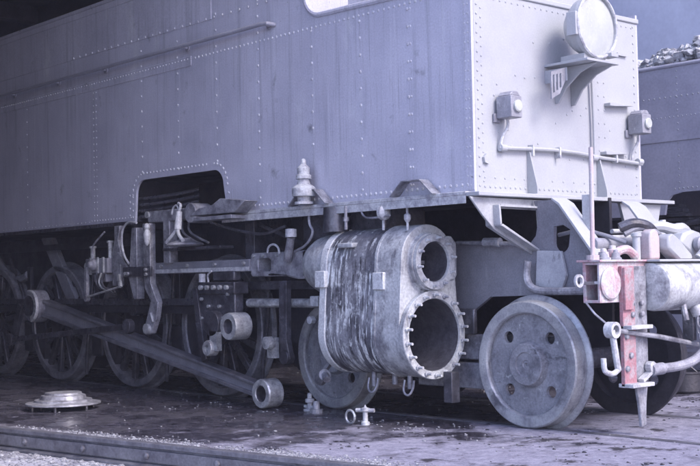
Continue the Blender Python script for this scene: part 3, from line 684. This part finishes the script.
# crosshead with its bolts and boss, rods hanging
xh = MB().box(-3.08, -2.60, -.03, .06, .60, .95).box(-3.10, -2.58, -.05, .10, .90, 1.0)
xho = xh.build('crosshead', 'mid', loco, bevel=.01)
for k in range(5):
    MB().cyl((-3.03+.09*k, -.0505, .955), (-3.03+.09*k, -.075, .955), .020, n=8).build('bolt', 'steel', xho)
MB().lathe([(0,.105),(.02,.11),(.16,.11),(.16,0)], (-2.52, -.16, .645), 'y', 28).lathe([(0,.105),(0,.060)], (-2.52, -.16, .645), 'y', 28).box(-2.86, -2.52, -.06, .04, .58, .72).build('wrist_end', 'steel', xho, bevel=0)
MB().lathe([(0,.060),(.07,.056),(.07,0)], (-2.52, -.16, .645), 'y', 24).build('wrist_bore', 'bore', xho)
MB().prism(circ(-2.84, .66, .105, 20), 'xz', -.10, -.03).build('wrist_cover', 'mid', xho, bevel=.01)
MB().lathe([(0,.06),(0,.03),(.03,.028),(.03,0)], (-2.86, -.13, .46), 'y', 18).lathe([(0,.06),(.01,.065),(.08,.065),(.08,0)], (-2.86, -.13, .46), 'y', 18).box(-2.86, -2.76, -.10, -.05, .44, .60).build('union_eye', 'steel', xho)
MB().prism([(-3.18,.95),(-3.11,.95),(-3.02,.50),(-2.98,.36),(-3.05,.34),(-3.10,.5)], 'xz', -.05, .0).build('union_link', 'mid', loco, bevel=.006)
MB().box(-2.92, -2.62, -.02, .06, 1.005, 1.09).build('slipper', 'mid', xho, bevel=.015)
MB().cyl((-3.05, -.03, 1.0), (-3.05, -.03, 1.07), .03, n=10).build('oil_cup', 'pale', xho)
MB().tube([(-2.92, -.06, 1.0), (-2.92, -.07, 1.06), (-2.86, -.07, 1.09)], .008, 6, 1).build('oil_pipe', 'pale', xho)
MB().cyl((-2.55, .08, .825), (-1.62, .08, .825), .036, n=16).build('piston_guide', 'steel', loco)
MB().cyl((-1.68, .02, .70), (-1.68, -.02, .70), .03, n=8).build('lug_bolt', 'pale', loco)
MB().box(-1.72, -1.63, .02, .13, .80, .88).build('guide_lug', 'pale', loco, bevel=.008)
MB().box(-2.9, -1.6, .14, .18, .93, 1.0).build('upper_guide', 'mid', loco, bevel=.004)
MB().prism([(-2.04,1.0),(-1.95,1.0),(-1.96,.55),(-1.92,.40),(-2.02,.37),(-2.05,.55)], 'xz', -.02, .03).lathe([(0,.0),(0,.055),(.07,.055),(.07,0)], (-1.98, -.035, .41), 'y', 16).build('drop_link', 'mid', loco, bevel=.004)
MB().lathe([(0,.0),(0,.05),(.05,.05),(.06,0)], (-2.14, -.03, .52), 'y', 12, -1).box(-2.2, -2.1, -.02, .02, .40, .56).build('link_bracket', 'steel', loco)
# small fittings on the motion
for x, z in ((-3.70, 1.13), (-3.30, 1.13), (-2.90, 1.13), (-2.50, 1.13)): MB().cyl((x, -.0005, z+.015), (x, -.022, z+.015), .016, n=6).build('slide_bar_nut', 'steel', loco)
MB().prism([(-3.80, .86), (-3.69, .84), (-3.72, .70), (-3.80, .56), (-3.90, .54), (-3.90, .64)], 'xz', -.055, -.005).build('motion_link', 'grey', loco, bevel=.006)
MB().lathe([(0,0),(0,.045),(.06,.045),(.06,0)], (-3.85, -.085, .60), 'y', 14).build('link_pin', 'steel', loco)
MB().cyl((-3.80, -.062, .74), (-3.76, -.062, .66), .010, n=6).build('split_pin', 'pale', loco)
for x in (-4.75, -4.62, -4.52): MB().box(x-.012, x+.012, -.115, -.101, 1.09, 1.25).build('cooling_rib', 'steel', lbo)
MB().lathe([(0,.0),(0,.05),(.03,.06),(.06,.05),(.06,0)], (-4.88, -.02, 1.17), 'x', 14, -1).build('ratchet_wheel', 'steel', lbo)
MB().tube([(-4.70, -.10, 1.24), (-4.70, -.12, 1.34), (-4.62, -.12, 1.40), (-4.50, -.1, 1.48)], .009, 6, 2).build('oil_line', 'grey', lbo)
for k in range(3): MB().tube([(-3.55+.1*k, .05, 1.53), (-3.52+.1*k, .02, 1.44), (-3.42+.12*k, .02, 1.38), (-3.30+.14*k, .02, 1.33)], .010, 6, 2).build('oil_pipe', 'grey', loco)
for x, z in ((-3.05, .70), (-3.05, .86), (-2.68, .90), (-2.80, .80), (-2.95, .80)): MB().cyl((x, -.0305, z), (x, -.052, z), .015, n=6).build('bolt', 'steel', xho)
for x in (-2.40, -2.28, -2.10): MB().cyl((x, CY-.0755, VZ+.092), (x, CY-.095, VZ+.092), .014, n=6).build('guide_nut', 'steel', loco)
for z in (.55, .62, .70): MB().cyl((XB+.02, CY-.22, z), (XB-.03, CY-.22, z), .012, n=6).build('stud', 'steel', cylo)
MB().tube([(-3.1, .0, 1.54), (-2.8, -.02, 1.46), (-2.5, -.02, 1.40), (-2.2, -.02, 1.36), (-1.95, -.02, 1.42)], .012, 6, 2).build('oil_pipe', 'mid', loco)
for x in (-3.27, -4.69, -6.14):
    MB().tube([(x+.72, .30, 1.1), (x+.70, .28, .7), (x+.62, .28, .30), (x+.58, .30, .10)], .018, 8, 2).build('sanding_pipe', 'mid', loco)
# return crank rod
MB().bar((-6.55, -.03, .435), (-4.25, -.03, .612), .03, .055).lathe([(0,0),(0,.065),(.06,.065),(.06,0)], (-6.55, -.06, .435), 'y', 16).lathe([(0,0),(0,.065),(.06,.065),(.06,0)], (-4.22, -.06, .615), 'y', 16).build('return_crank_rod', 'mid', loco, bevel=.004)
MB().bar((-6.55, .0, .435), (-6.35, .0, .80), .05, .09, (1,0,0)).build('return_crank', 'mid', loco, bevel=.01)
MB().lathe([(0,.0),(0,.10),(.12,.10),(.12,0)], (-6.05, -.09, .79), 'y', 20).build('main_crank_pin', 'mid', loco)
# coupling rods
for a, b in ((-3.05, -4.47), (-4.47, -5.92), (-5.92, -7.36)):
    MB().box(b, a, .17, .21, .725, .795).build('coupling_rod', 'dark', loco, bevel=.006)

# buffer beam and front fittings -----------------------------------------------------
FX = .86
bb = MB()
bb.holed([(.735, .828), (FX, .828), (FX, 1.076), (.735, 1.076)], [[(.756, .846), (.844, .846), (.844, .942), (.756, .942)], [(.756, .960), (.844, .960), (.844, 1.060), (.756, 1.060)]], 'xz', .145, .16)
bb.box(FX-.018, FX, .1605, 1.70, .828, 1.076).box(.735, FX-.019, .1605, 1.70, 1.06, 1.076).box(.735, FX-.019, .1605, 1.70, .828, .842).box(.735, .75, .1605, 1.70, .843, 1.059)
bb.box(.70, FX+.02, .13, 1.72, 1.0765, 1.09)
bbo = bb.build('buffer_beam', 'pinkpale', loco, bevel=.003)
MB().lathe([(0,.0),(0,.095),(.012,.10),(.02,.09),(.026,0)], (FX+.0, .245, .945), 'x', 32).build('buffer_pad', 'pinkpale', bbo)
gp = MB().box(FX+.001, FX+.03, .335, .46, .31, 1.05).build('guard_plate', 'pink', loco, bevel=.004)
MB().box(FX+.031, FX+.05, .335, .42, .78, 1.04).build('edge_plate', 'pink', gp, bevel=.004)
for z in (.66, .305): MB().box(FX-.02, FX+.09, .335, .56, z, z+.025).build('plate_flange', 'pale', gp, bevel=.004)
for y, z in ((.36, .82), (.43, .82), (.43, .75), (.40, .50), (.36, .42), (.36,.62),(.53,.75),(.53,.82)): MB().lathe([(0,.02),(.012,.018),(.018,0)], (FX+.0305, y, z), 'x', 10).build('bolt', 'grey', gp)
MB().box(FX+.001, FX+.02, .462, .60, .33, 1.05).build('grey_plate', 'grey', gp, bevel=.004)
MB().prism([(.455, .32), (.575, .32), (.555, .20), (.545, .06), (.50, .05), (.485, .18)], 'yz', FX+.005, FX+.03).build('guard_iron', 'grey', loco, bevel=.006)
# draw gear drum
MB().lathe([(0,.0),(0,.125),(.012,.148),(.05,.155),(.85,.155),(.87,.14),(.87,.0)], (FX+.035, .605, .918), 'y', 40).box(FX+.001, FX+.06, .62, 1.40, .78, 1.066).build('drawgear_drum', 'casting', loco)
MB().box(FX+.021, FX+.12, .61, 1.44, 1.074, 1.0885).build('drum_cover', 'end', loco, bevel=.004)
for y in (.85, 1.05): MB().cyl((FX+.12, y, .80), (FX+.14, y, .70), .02, n=8).build('stud', 'grey', loco)
MB().box(FX+.0, FX+.08, 1.02, 1.06, .56, .78).build('hose_bracket', 'mid', loco, bevel=.005)
# vacuum hose
MB().tube([(FX+.09, 1.03, .77), (FX+.13, 1.06, .74), (FX+.16, 1.09, .66), (FX+.16, 1.06, .53), (FX+.13, .96, .44), (FX+.10, .82, .41), (FX+.07, .70, .405), (FX+.05, .60, .40)], .030, 12, 2).cyl((FX+.07, .68, .405), (FX+.05, .58, .40), .038, n=14).build('vacuum_hose', 'hose', loco)
MB().cyl((FX+.09, 1.02, .80), (FX+.11, 1.045, .73), .042, n=14).build('hose_socket', 'pale', loco)
MB().bar((FX+.045, .60, .40), (FX+.045, .48, .34), .02, .045, (1,0,0)).cyl((FX+.03, .58, .42), (FX+.07, .58, .42), .035, n=10).build('hose_clip', 'pale', loco)
# coupling lever and rod
MB().tube([(FX+.05, .185, .665), (FX+.05, .20, .60), (FX+.05, .23, .46), (FX+.05, .24, .42)], .020, 10).tube([(FX+.05, .245, .425), (FX+.05, .19, .40), (FX+.05, .13, .41), (FX+.05, .10, .43), (FX+.05, .095, .50)], .017, 10, 1).build('coupling_lever', 'pale', loco)
MB().lathe([(-.03,.03),(-.03,.05),(.03,.05),(.03,.03),(-.03,.03)], (FX+.05, .19, .665), 'x', 16).build('lever_eye', 'pale', loco)
MB().tube([(FX+.05, .22, .662), (FX+.05, .7, .60), (FX+.05, 1.3, .50)], .016, 8).build('coupling_rod_bar', 'grey', loco)
MB().tube([(FX-.1, .14, .83), (FX-.05, .16, .76), (FX+.03, .185, .69)], .007, 6).build('release_wire', 'grey', loco)
# coupling chain: each link one piece
for k in range(6):
    c = Vector((FX+.12, 1.02 + .012*k, .74 - .052*k)); lk = MB(); L_ = []
    for t in range(13):
        a = 2*PI*t/12; d = Vector((0, math.cos(a)*.022, math.sin(a)*.038)) if k % 2 else Vector((math.cos(a)*.022, .004*math.cos(a), math.sin(a)*.038))
        L_.append(c + d)
    lk.tube(L_, .007, 6).build('chain_link', 'grey', loco)
MB().lathe([(-.008,.025),(-.008,.04),(.008,.04),(.008,.025),(-.008,.025)], (FX-.02, -.03, .965), 'x', 20).build('ring_bolt', 'pale', loco)
MB().box(FX-.06, FX-.04, -.02, .145, .94, .96).build('ring_stem', 'mid', loco)
# lamp iron pole
MB().cyl((.80, .165, 1.09), (.80, .175, 1.78), .014, n=12).cyl((.80, .165, 1.0905), (.80, .165, 1.12), .04, n=12).build('lamp_iron_pole', 'pole', loco)
# castings piled behind the beam: coupler yoke, posts, pipes
MB().cyl((.76, .68, 1.0905), (.76, .68, 1.245), .026, n=14).lathe([(0,.026),(.0,.034),(.02,.034),(.026,.02),(.026,0)], (.76, .68, 1.24), 'z', 14).build('coupler_post', 'end', loco)
MB().prism([(.775, 1.091), (.885, 1.091), (.885, 1.235), (.865, 1.275), (.825, 1.29), (.785, 1.27), (.775, 1.235)], 'yz', .72, .80).build('coupler_block', 'pole', loco, bevel=.012)
MB().prism([(.89, 1.235), (.945, 1.26), (1.00, 1.235), (1.17, 1.12), (1.17, 1.091), (1.00, 1.091), (.89, 1.16)], 'yz', .76, .86).build('coupler_cheek', 'end', loco, bevel=.016)
yk = MB().prism([(1.12, 1.20), (1.18, 1.265), (1.27, 1.29), (1.37, 1.27), (1.44, 1.19), (1.45, 1.091), (1.25, 1.091), (1.22, 1.15)], 'yz', .62, .80)
yk.build('coupler_knuckle', 'end', loco, bevel=.03)
MB().lathe([(-.1,0),(-.1,.03),(.0,.035),(.012,.05),(.05,.055),(.06,.045),(.06,0)], (.80, 1.30, 1.19), 'x', 18).build('knuckle_pin', 'plate2', loco)
MB().tube([(.60, 1.02, 1.30), (.66, 1.10, 1.32), (.70, 1.20, 1.29), (.70, 1.30, 1.31), (.66, 1.42, 1.27)], .038, 10, 2).build('draped_hose', 'end', loco)
MB().cyl((.64, 1.16, 1.28), (.64, 1.16, 1.36), .022, n=10).build('coupler_pin', 'pale', loco)
for z in (1.285, 1.245): MB().cyl((.50, .78, z), (.50, 1.02, z+.006), .015, n=10).build('air_pipe', 'pale', loco)
MB().cyl((.55, .50, 1.195), (.55, .98, 1.20), .042, n=18).build('brake_cylinder', 'plate2', loco)
MB().prism([(.08, .93), (.30, .905), (.34, 1.0), (.30, 1.16), (.10, 1.17)], 'xz', .488, .515).build('doubler_plate', 'bracket', loco, bevel=.004)
for k, (y, x, h, rr) in enumerate(((.27, .80, .05, .030), (.33, .76, .07, .035), (.40, .80, .06, .028), (.45, .74, .09, .04))):
    MB().lathe([(0, rr*1.3), (.012, rr*1.3), (.016, rr), (h*.7, rr*.9), (h*.75, rr*.6), (h, rr*.5), (h+.004, 0)], (x, y, 1.0905), 'z', 14).build('beam_fitting', 'pinkpale' if k % 2 else 'plate2', loco)
MB().tube([(.74, .44, 1.11), (.76, .49, 1.15), (.78, .55, 1.16), (.78, .61, 1.13), (.76, .66, 1.11)], .028, 10, 2).build('beam_hose', 'pinkpale', loco)
MB().tube([(.62, .70, 1.30), (.68, .76, 1.335), (.72, .84, 1.32), (.72, .92, 1.285), (.68, 1.0, 1.26)], .034, 10, 2).build('dark_hose', 'mid', loco)
MB().tube([(.64, .72, 1.26), (.70, .80, 1.31), (.74, .90, 1.28), (.74, .97, 1.25)], .022, 8, 2).build('dark_hose', 'plate', loco)
MB().tube([(.20, .60, 1.27), (.40, .60, 1.30), (.58, .62, 1.25), (.70, .66, 1.20)], .014, 8, 2).build('brake_pipe', 'plate', loco)
MB().tube([(.88, 1.20, 1.10), (.90, 1.26, 1.16), (.92, 1.34, 1.17), (.9, 1.46, 1.12)], .026, 10, 2).build('air_hose', 'bracket', loco)

# ------------------------------------------------------------------ loose pieces on the floor
cv = thing('cylinder_cover', (-3.56, -1.05, 0), 'stepped round steel cylinder cover resting on short studs on the dark floor', 'cover')
MB().lathe([(.055,0),(.055,.295),(.060,.300),(.070,.298),(.078,.235),(.082,.23),(.095,.228),(.10,.185),(.128,.175),(.135,.15),(.15,.145),(.152,0)], (-3.56, -1.05, -.015), 'z', 48).build('disc', 'grey', cv)
for k in range(6):
    a = 2*PI*k/6+.3; MB().cyl((-3.56+.25*math.cos(a), -1.05+.25*math.sin(a), 0), (-3.56+.25*math.cos(a), -1.05+.25*math.sin(a), .041), .014, n=8).build('stud', 'mid', cv)
cr = thing('connecting_rod', (-4.1, .05, 0), 'long fluted connecting rod, its loose small end lowered to the floor', 'rod')
A_, B_ = Vector((-5.98, .03, .79)), Vector((-2.24, .02, .120)); D_ = (B_-A_).normalized(); N_ = Vector((-D_.z, 0, D_.x))
if N_.z < 0: N_ = -N_
rb = MB()
def taper(z0a, z1a, z0b, z1b, y0, y1):
    q_ = [A_ + D_*.12 + N_*z0a, B_ - D_*.08 + N_*z0b, B_ - D_*.08 + N_*z1b, A_ + D_*.12 + N_*z1a]
    rb.prism([(p.x, p.z) for p in q_], 'xz', y0, y1)
taper(-.085, -.050, -.055, -.026, -.03, .07); taper(.055, .085, .034, .055, -.03, .07)
rb.build('shank_flanges', 'rodsteel', cr, bevel=.004)
rb = MB(); taper(-.0499, .0549, -.0259, .0339, .0, .035); rb.build('shank_web', 'plate', cr)
MB().lathe([(0,.115),(-.012,.108),(-.012,.068),(0,.062),(.13,.062),(.13,.115),(0,.115)], (B_.x, -.05, B_.z), 'y', 36).build('small_end', 'steel', cr)
MB().lathe([(0,.068),(0,.060),(.12,.060),(.12,.068),(0,.068)], (B_.x, -.055, B_.z), 'y', 28).build('bush', 'mid', cr)
MB().lathe([(0,.165),(-.01,.155),(-.01,.112),(0,.105),(.12,.105),(.12,.165),(0,.165)], (A_.x-.03, -.06, A_.z), 'y', 36).build('big_end', 'grey', cr)
be = MB()
for k in range(9):
    a = R(-60 + 20*k); be.cyl((A_.x-.03+.135*math.cos(a), -.075, A_.z+.135*math.sin(a)), (A_.x-.03+.135*math.cos(a), -.10, A_.z+.135*math.sin(a)), .016, n=6)
be.build('big_end_bolts', 'steel', cr)
MB().prism([( -6.01+.165*math.cos(R(a)), .79+.165*math.sin(R(a))) for a in range(-75, 106, 12)] + [(-6.01+.11*math.cos(R(a)), .79+.11*math.sin(R(a))) for a in range(105, -76, -12)], 'xz', -.10, -.071).build('strap', 'pale', cr, bevel=.004)
f1 = thing('drain_valve', (-1.86, .12, 0), 'small pale drain valve standing upright beside a second carrying wheel', 'valve')
MB().lathe([(0,.05),(.012,.05),(.02,.02),(.06,.02),(.065,.035),(.09,.035),(.095,.018),(.13,.018),(.14,0)], (-1.86, .12, 0), 'z', 14).build('body', 'pale', f1)
MB().cyl((-1.92, .12, .03), (-1.78, .12, .03), .012, n=8).build('arm', 'pale', f1)
f2 = thing('gland_fitting', (-.86, -.22, 0), 'pale cross-armed gland fitting standing alone on the wet floor', 'fitting')
MB().lathe([(0,.03),(.02,.03),(.025,.018),(.09,.018),(.095,.03),(.115,.03),(.12,.012),(.14,0)], (-.86, -.22, 0), 'z', 14).build('stem', 'pale', f2)
MB().cyl((-.92, -.25, .10), (-.80, -.19, .10), .014, n=8).build('arm', 'pale', f2)
MB().tube([(-.97+.045*math.cos(a), -.26, .052+.045*math.sin(a)) for a in [2*PI*k/16 for k in range(17)]], .009, 6).build('ring', 'steel', f2)
f3 = tag(MB().lathe([(0,.05),(.03,.05),(.03,.028),(.09,.024),(.09,0)], (-1.70, .05, .0), 'z', 12).build('lock_nut', 'grey'), 'squat grey flanged nut beside the upright drain valve', 'nut')
# bucket and iron block at the right
bk = thing('iron_pot', (-.42, 3.0, 0), 'squat dark iron pot standing beyond the front wheels', 'pot')
MB().lathe([(0,0),(0,.15),(.02,.17),(.16,.17),(.165,.18),(.18,.18),(.18,.15),(.04,.14),(.04,0)], (-.42, 3.0, 0), 'z', 28).build('bowl', 'dark', bk)
MB().tube([(-.42-.18, 3.0, .15), (-.5, 2.9, .26), (-.42, 2.85, .28), (-.34, 2.9, .26), (-.26, 3.0, .15)], .009, 6, 2).build('handle', 'mid', bk)
# spilt ash along the floor edge
ash = MB()
for _ in range(3400):
    t = random.triangular(-.8, 3.6, 2.0); d = abs(random.gauss(0, .075)) + .012
    p = edge(t + .6); nrm2 = Vector((-ED.y, ED.x)); p = p + nrm2*d
    if random.random() > .55 + .5*math.sin(t*5.1)*math.sin(t*2.3+1) + .2*math.sin(t*17): continue
    ash.ico((p.x, p.y, .002), random.choice((.003, .004, .004, .005, .006, .009))*random.uniform(.7, 1.2), (1.3, 1, .6))
ash.build('spilt_ash', 'ash', kind='stuff')
lit = MB()
for (cx, cy, sp, k) in ((-4.0, .32, .12, 26), (-2.9, .1, .35, 22), (-2.3, -.2, .4, 18), (-.6, -.1, .25, 30), (.3, .0, .5, 22)):
    for _ in range(k):
        lit.ico((random.gauss(cx, sp), random.gauss(cy, sp*.4), .005), random.uniform(.003, .009), (1.4, 1, .6))
lit.build('litter_chips', 'ash', kind='stuff')

def scatter(name, mt, n_, sizes, seed):
    rnd = random.Random(seed); b = MB(); clumps = [(rnd.uniform(-4, 2.2), rnd.uniform(-1.5, 3.0), rnd.uniform(.1, .6)) for _ in range(26)]
    for _ in range(n_):
        if rnd.random() < .65:
            cx, cy, sp = rnd.choice(clumps); x, y = rnd.gauss(cx, sp), rnd.gauss(cy, sp*.6)
        else: x, y = rnd.uniform(-6, 2.6), rnd.uniform(-1.6, 3.5)
        d = (Vector((x, y)) - EA).dot(nE)
        if d < .03: continue
        b.ico((x, y, .002), rnd.choice(sizes)*rnd.uniform(.7, 1.3), (1.25, 1, .6), .3)
    return b.build(name, mt, kind='stuff')
nE = Vector((-ED.y, ED.x))
scatter('floor_grit', 'ash', 420, (.003, .004, .005, .006, .009), 3)
scatter('floor_cinders', 'dark', 900, (.003, .004, .005, .007, .011), 5)
# ------------------------------------------------------------------ rails
def rail(name, a, b, z0, hgt, label, group=None):
    a = Vector((a[0], a[1], 0)); b = Vector((b[0], b[1], 0)); mid = (a+b)/2
    L_ = (b-a).length; ang = math.atan2((b-a).y, (b-a).x)
    r_ = MB(); h2 = L_/2
    pr = [(-.055, 0), (.055, 0), (.055, .012), (.010, .025), (.008, hgt-.035), (.033, hgt-.028), (.033, hgt-.004), (.028, hgt), (-.028, hgt), (-.033, hgt-.004), (-.033, hgt-.028), (-.008, hgt-.035), (-.010, .025), (-.055, .012)]
    r_.prism([(y, z) for y, z in pr], 'yz', -h2, h2)
    o = r_.build(name, 'rail', None, origin=(0, 0, 0)); o.location = (mid.x, mid.y, z0); o.rotation_euler = (0, 0, ang)
    WO[o] = Vector((mid.x, mid.y, z0)); tag(o, label, 'rail', group); return o
nE = Vector((-ED.y, ED.x))
p0, p1 = edge(-8) - nE*.062, edge(6) - nE*.062
fr = rail('foreground_rail', p0, p1, -.137, .15, 'worn bolted rail along the floor edge in the foreground')
fp = MB().box(-6.9, 6.9, -.030, -.012, .035, .105).build('fishplate', 'rail', None, origin=(0, 0, 0)); fp.parent = fr
for k in range(-8, 10):
    bo = MB().lathe([(0,.022),(.014,.022),(.02,.012),(.022,0)], (0, 0, 0), 'y', 8, -1).build('bolt', 'rail', None, origin=(0, 0, 0)); bo.parent = fr; bo.location = (k*.62 + .18, -.031, .07)
rub = MB()
for _ in range(2200):
    t = random.uniform(-1.5, 4.5); d = .13 + abs(random.gauss(0, .3)); p = edge(t) - nE*d
    rub.ico((p.x, p.y, -.137), random.choice((.004, .005, .006, .008, .011, .02))*random.uniform(.7, 1.3), (1.2, 1, .5))
rub.build('rubble', 'ash', kind='stuff')
for y in (.385, 1.475):
    b = MB().box(-18, 4.5, y-.035, y+.035, -.02, .004).build('running_rail', 'rail', None); tag(b, 'flush worn rail under the %s wheels of the engine' % ('near' if y < 1 else 'far'), 'rail', 'rails under the engine')

# ------------------------------------------------------------------ the engine on the next track
tn = thing('coal_tender', (-1.5, 5.0, 0), 'dark riveted coal tender on the next track heaped with coal', 'tender')
TY = 4.0
ts = MB().prism([(-6, 1.55), (-1.22, 1.55), (-1.20, 1.66), (-1.14, 1.73), (-1.02, 1.755), (3, 1.78), (3, 2.95), (-6, 2.95)], 'xz', TY, TY+.03).build('tank_side', 'tender', tn)
MB().box(-6, 3, TY+.03, TY+1.9, 2.75, 2.8).build('tank_top', 'tender', tn)
MB().box(-6, 3, TY+1.87, TY+1.9, 1.6, 2.95).build('tank_side', 'tender', tn)
MB().box(2.97, 3, TY+.031, TY+1.869, 1.6, 2.95).build('tank_end', 'tender', tn)
MB().tube([(-6, TY, 2.955), (3, TY, 2.955)], .02, 8).build('edge_beading', 'tender', tn)
MB().box(-6, 3, TY-.012, TY-.0005, 2.24, 2.30).build('lap_strip', 'tender', tn)
rv = MB(); nrm = (0, -1, 0)
row((-1.6, 2.66), (-.4, 2.66), .06, .010, TY); row((-1.6, 2.47), (-.4, 2.47), .045, .007, TY)
for x in (-1.05, -.55): row((x, 1.85), (x, 2.90), .06, .008, TY)
row((-1.10, 1.79), (-.4, 1.80), .045, .009, TY)
rv.build('rivets', 'end', ts, kind='stuff')
for k in range(6): MB().box(-1.6+.0*k, -1.0-.03*k, TY+.15, TY+.26, 1.40+.045*k, 1.432+.045*k).build('spring_leaf', 'mid', tn)
MB().box(-6, 3, TY+.3, TY+.34, .6, 1.54).build('frame', 'dark', tn)
for x in (-5.0, -2.6, .3):
    MB().lathe([(0,.0),(0,.46),(.02,.5),(.14,.5),(.14,0)], (x, TY+.4, .5), 'y', 32).build('wheel', 'dark', tn)
MB().tube([(-1.1, TY+.1, 1.45), (-.8, TY+.1, 1.5), (-.6, TY+.1, 1.62), (-.2, TY+.1, 1.6)], .03, 8, 2).build('steam_pipe', 'mid', tn)
ch = MB()
for _ in range(4000):
    x = random.uniform(-3.0, .8); y = TY + .05 + abs(random.gauss(0, .35))
    if y > TY+1.8: continue
    z = 2.94 + .15*min(1, (y-TY)/.2) + .05*math.sin(x*5) + .03*math.sin(x*13) + random.uniform(-.04, .04)
    ch.ico((x, y, z), random.choice((.014, .018, .022, .028, .04, .055)), (1.2, 1, .85), .35)
ch.box(-3.2, 1.0, TY+.05, TY+1.8, 2.81, 2.96)
co_ = ch.build('coal_heap', 'lump', kind='stuff')
tl = MB()
for _ in range(60):
    x = random.uniform(-7.2, -4.2); tl.ico((x, random.uniform(.0, .12), 3.655), random.uniform(.012, .04), (1.6, 1, .6))
tl.box(-12, -3, .12, 1.7, 3.545, 3.60)
tl.build('coal_load', 'coal', kind='stuff')

# ------------------------------------------------------------------ thin haze volume added to lift the blacks
hz = MB().box(-62, 62, -62, 62, -1.2, 10.6).build('haze', None or M['ash'], kind='stuff')
hz.data.materials.clear()
HM = bpy.data.materials.new('veil_haze'); HM.use_nodes = True
ht = HM.node_tree; ht.nodes.clear()
ho_ = ht.nodes.new('ShaderNodeOutputMaterial'); hv = ht.nodes.new('ShaderNodeVolumePrincipled')
hv.inputs['Color'].default_value = (.80, .82, .97, 1); hv.inputs['Density'].default_value = .0018
ht.links.new(hv.outputs[0], ho_.inputs['Volume'])
hz.data.materials.append(HM)
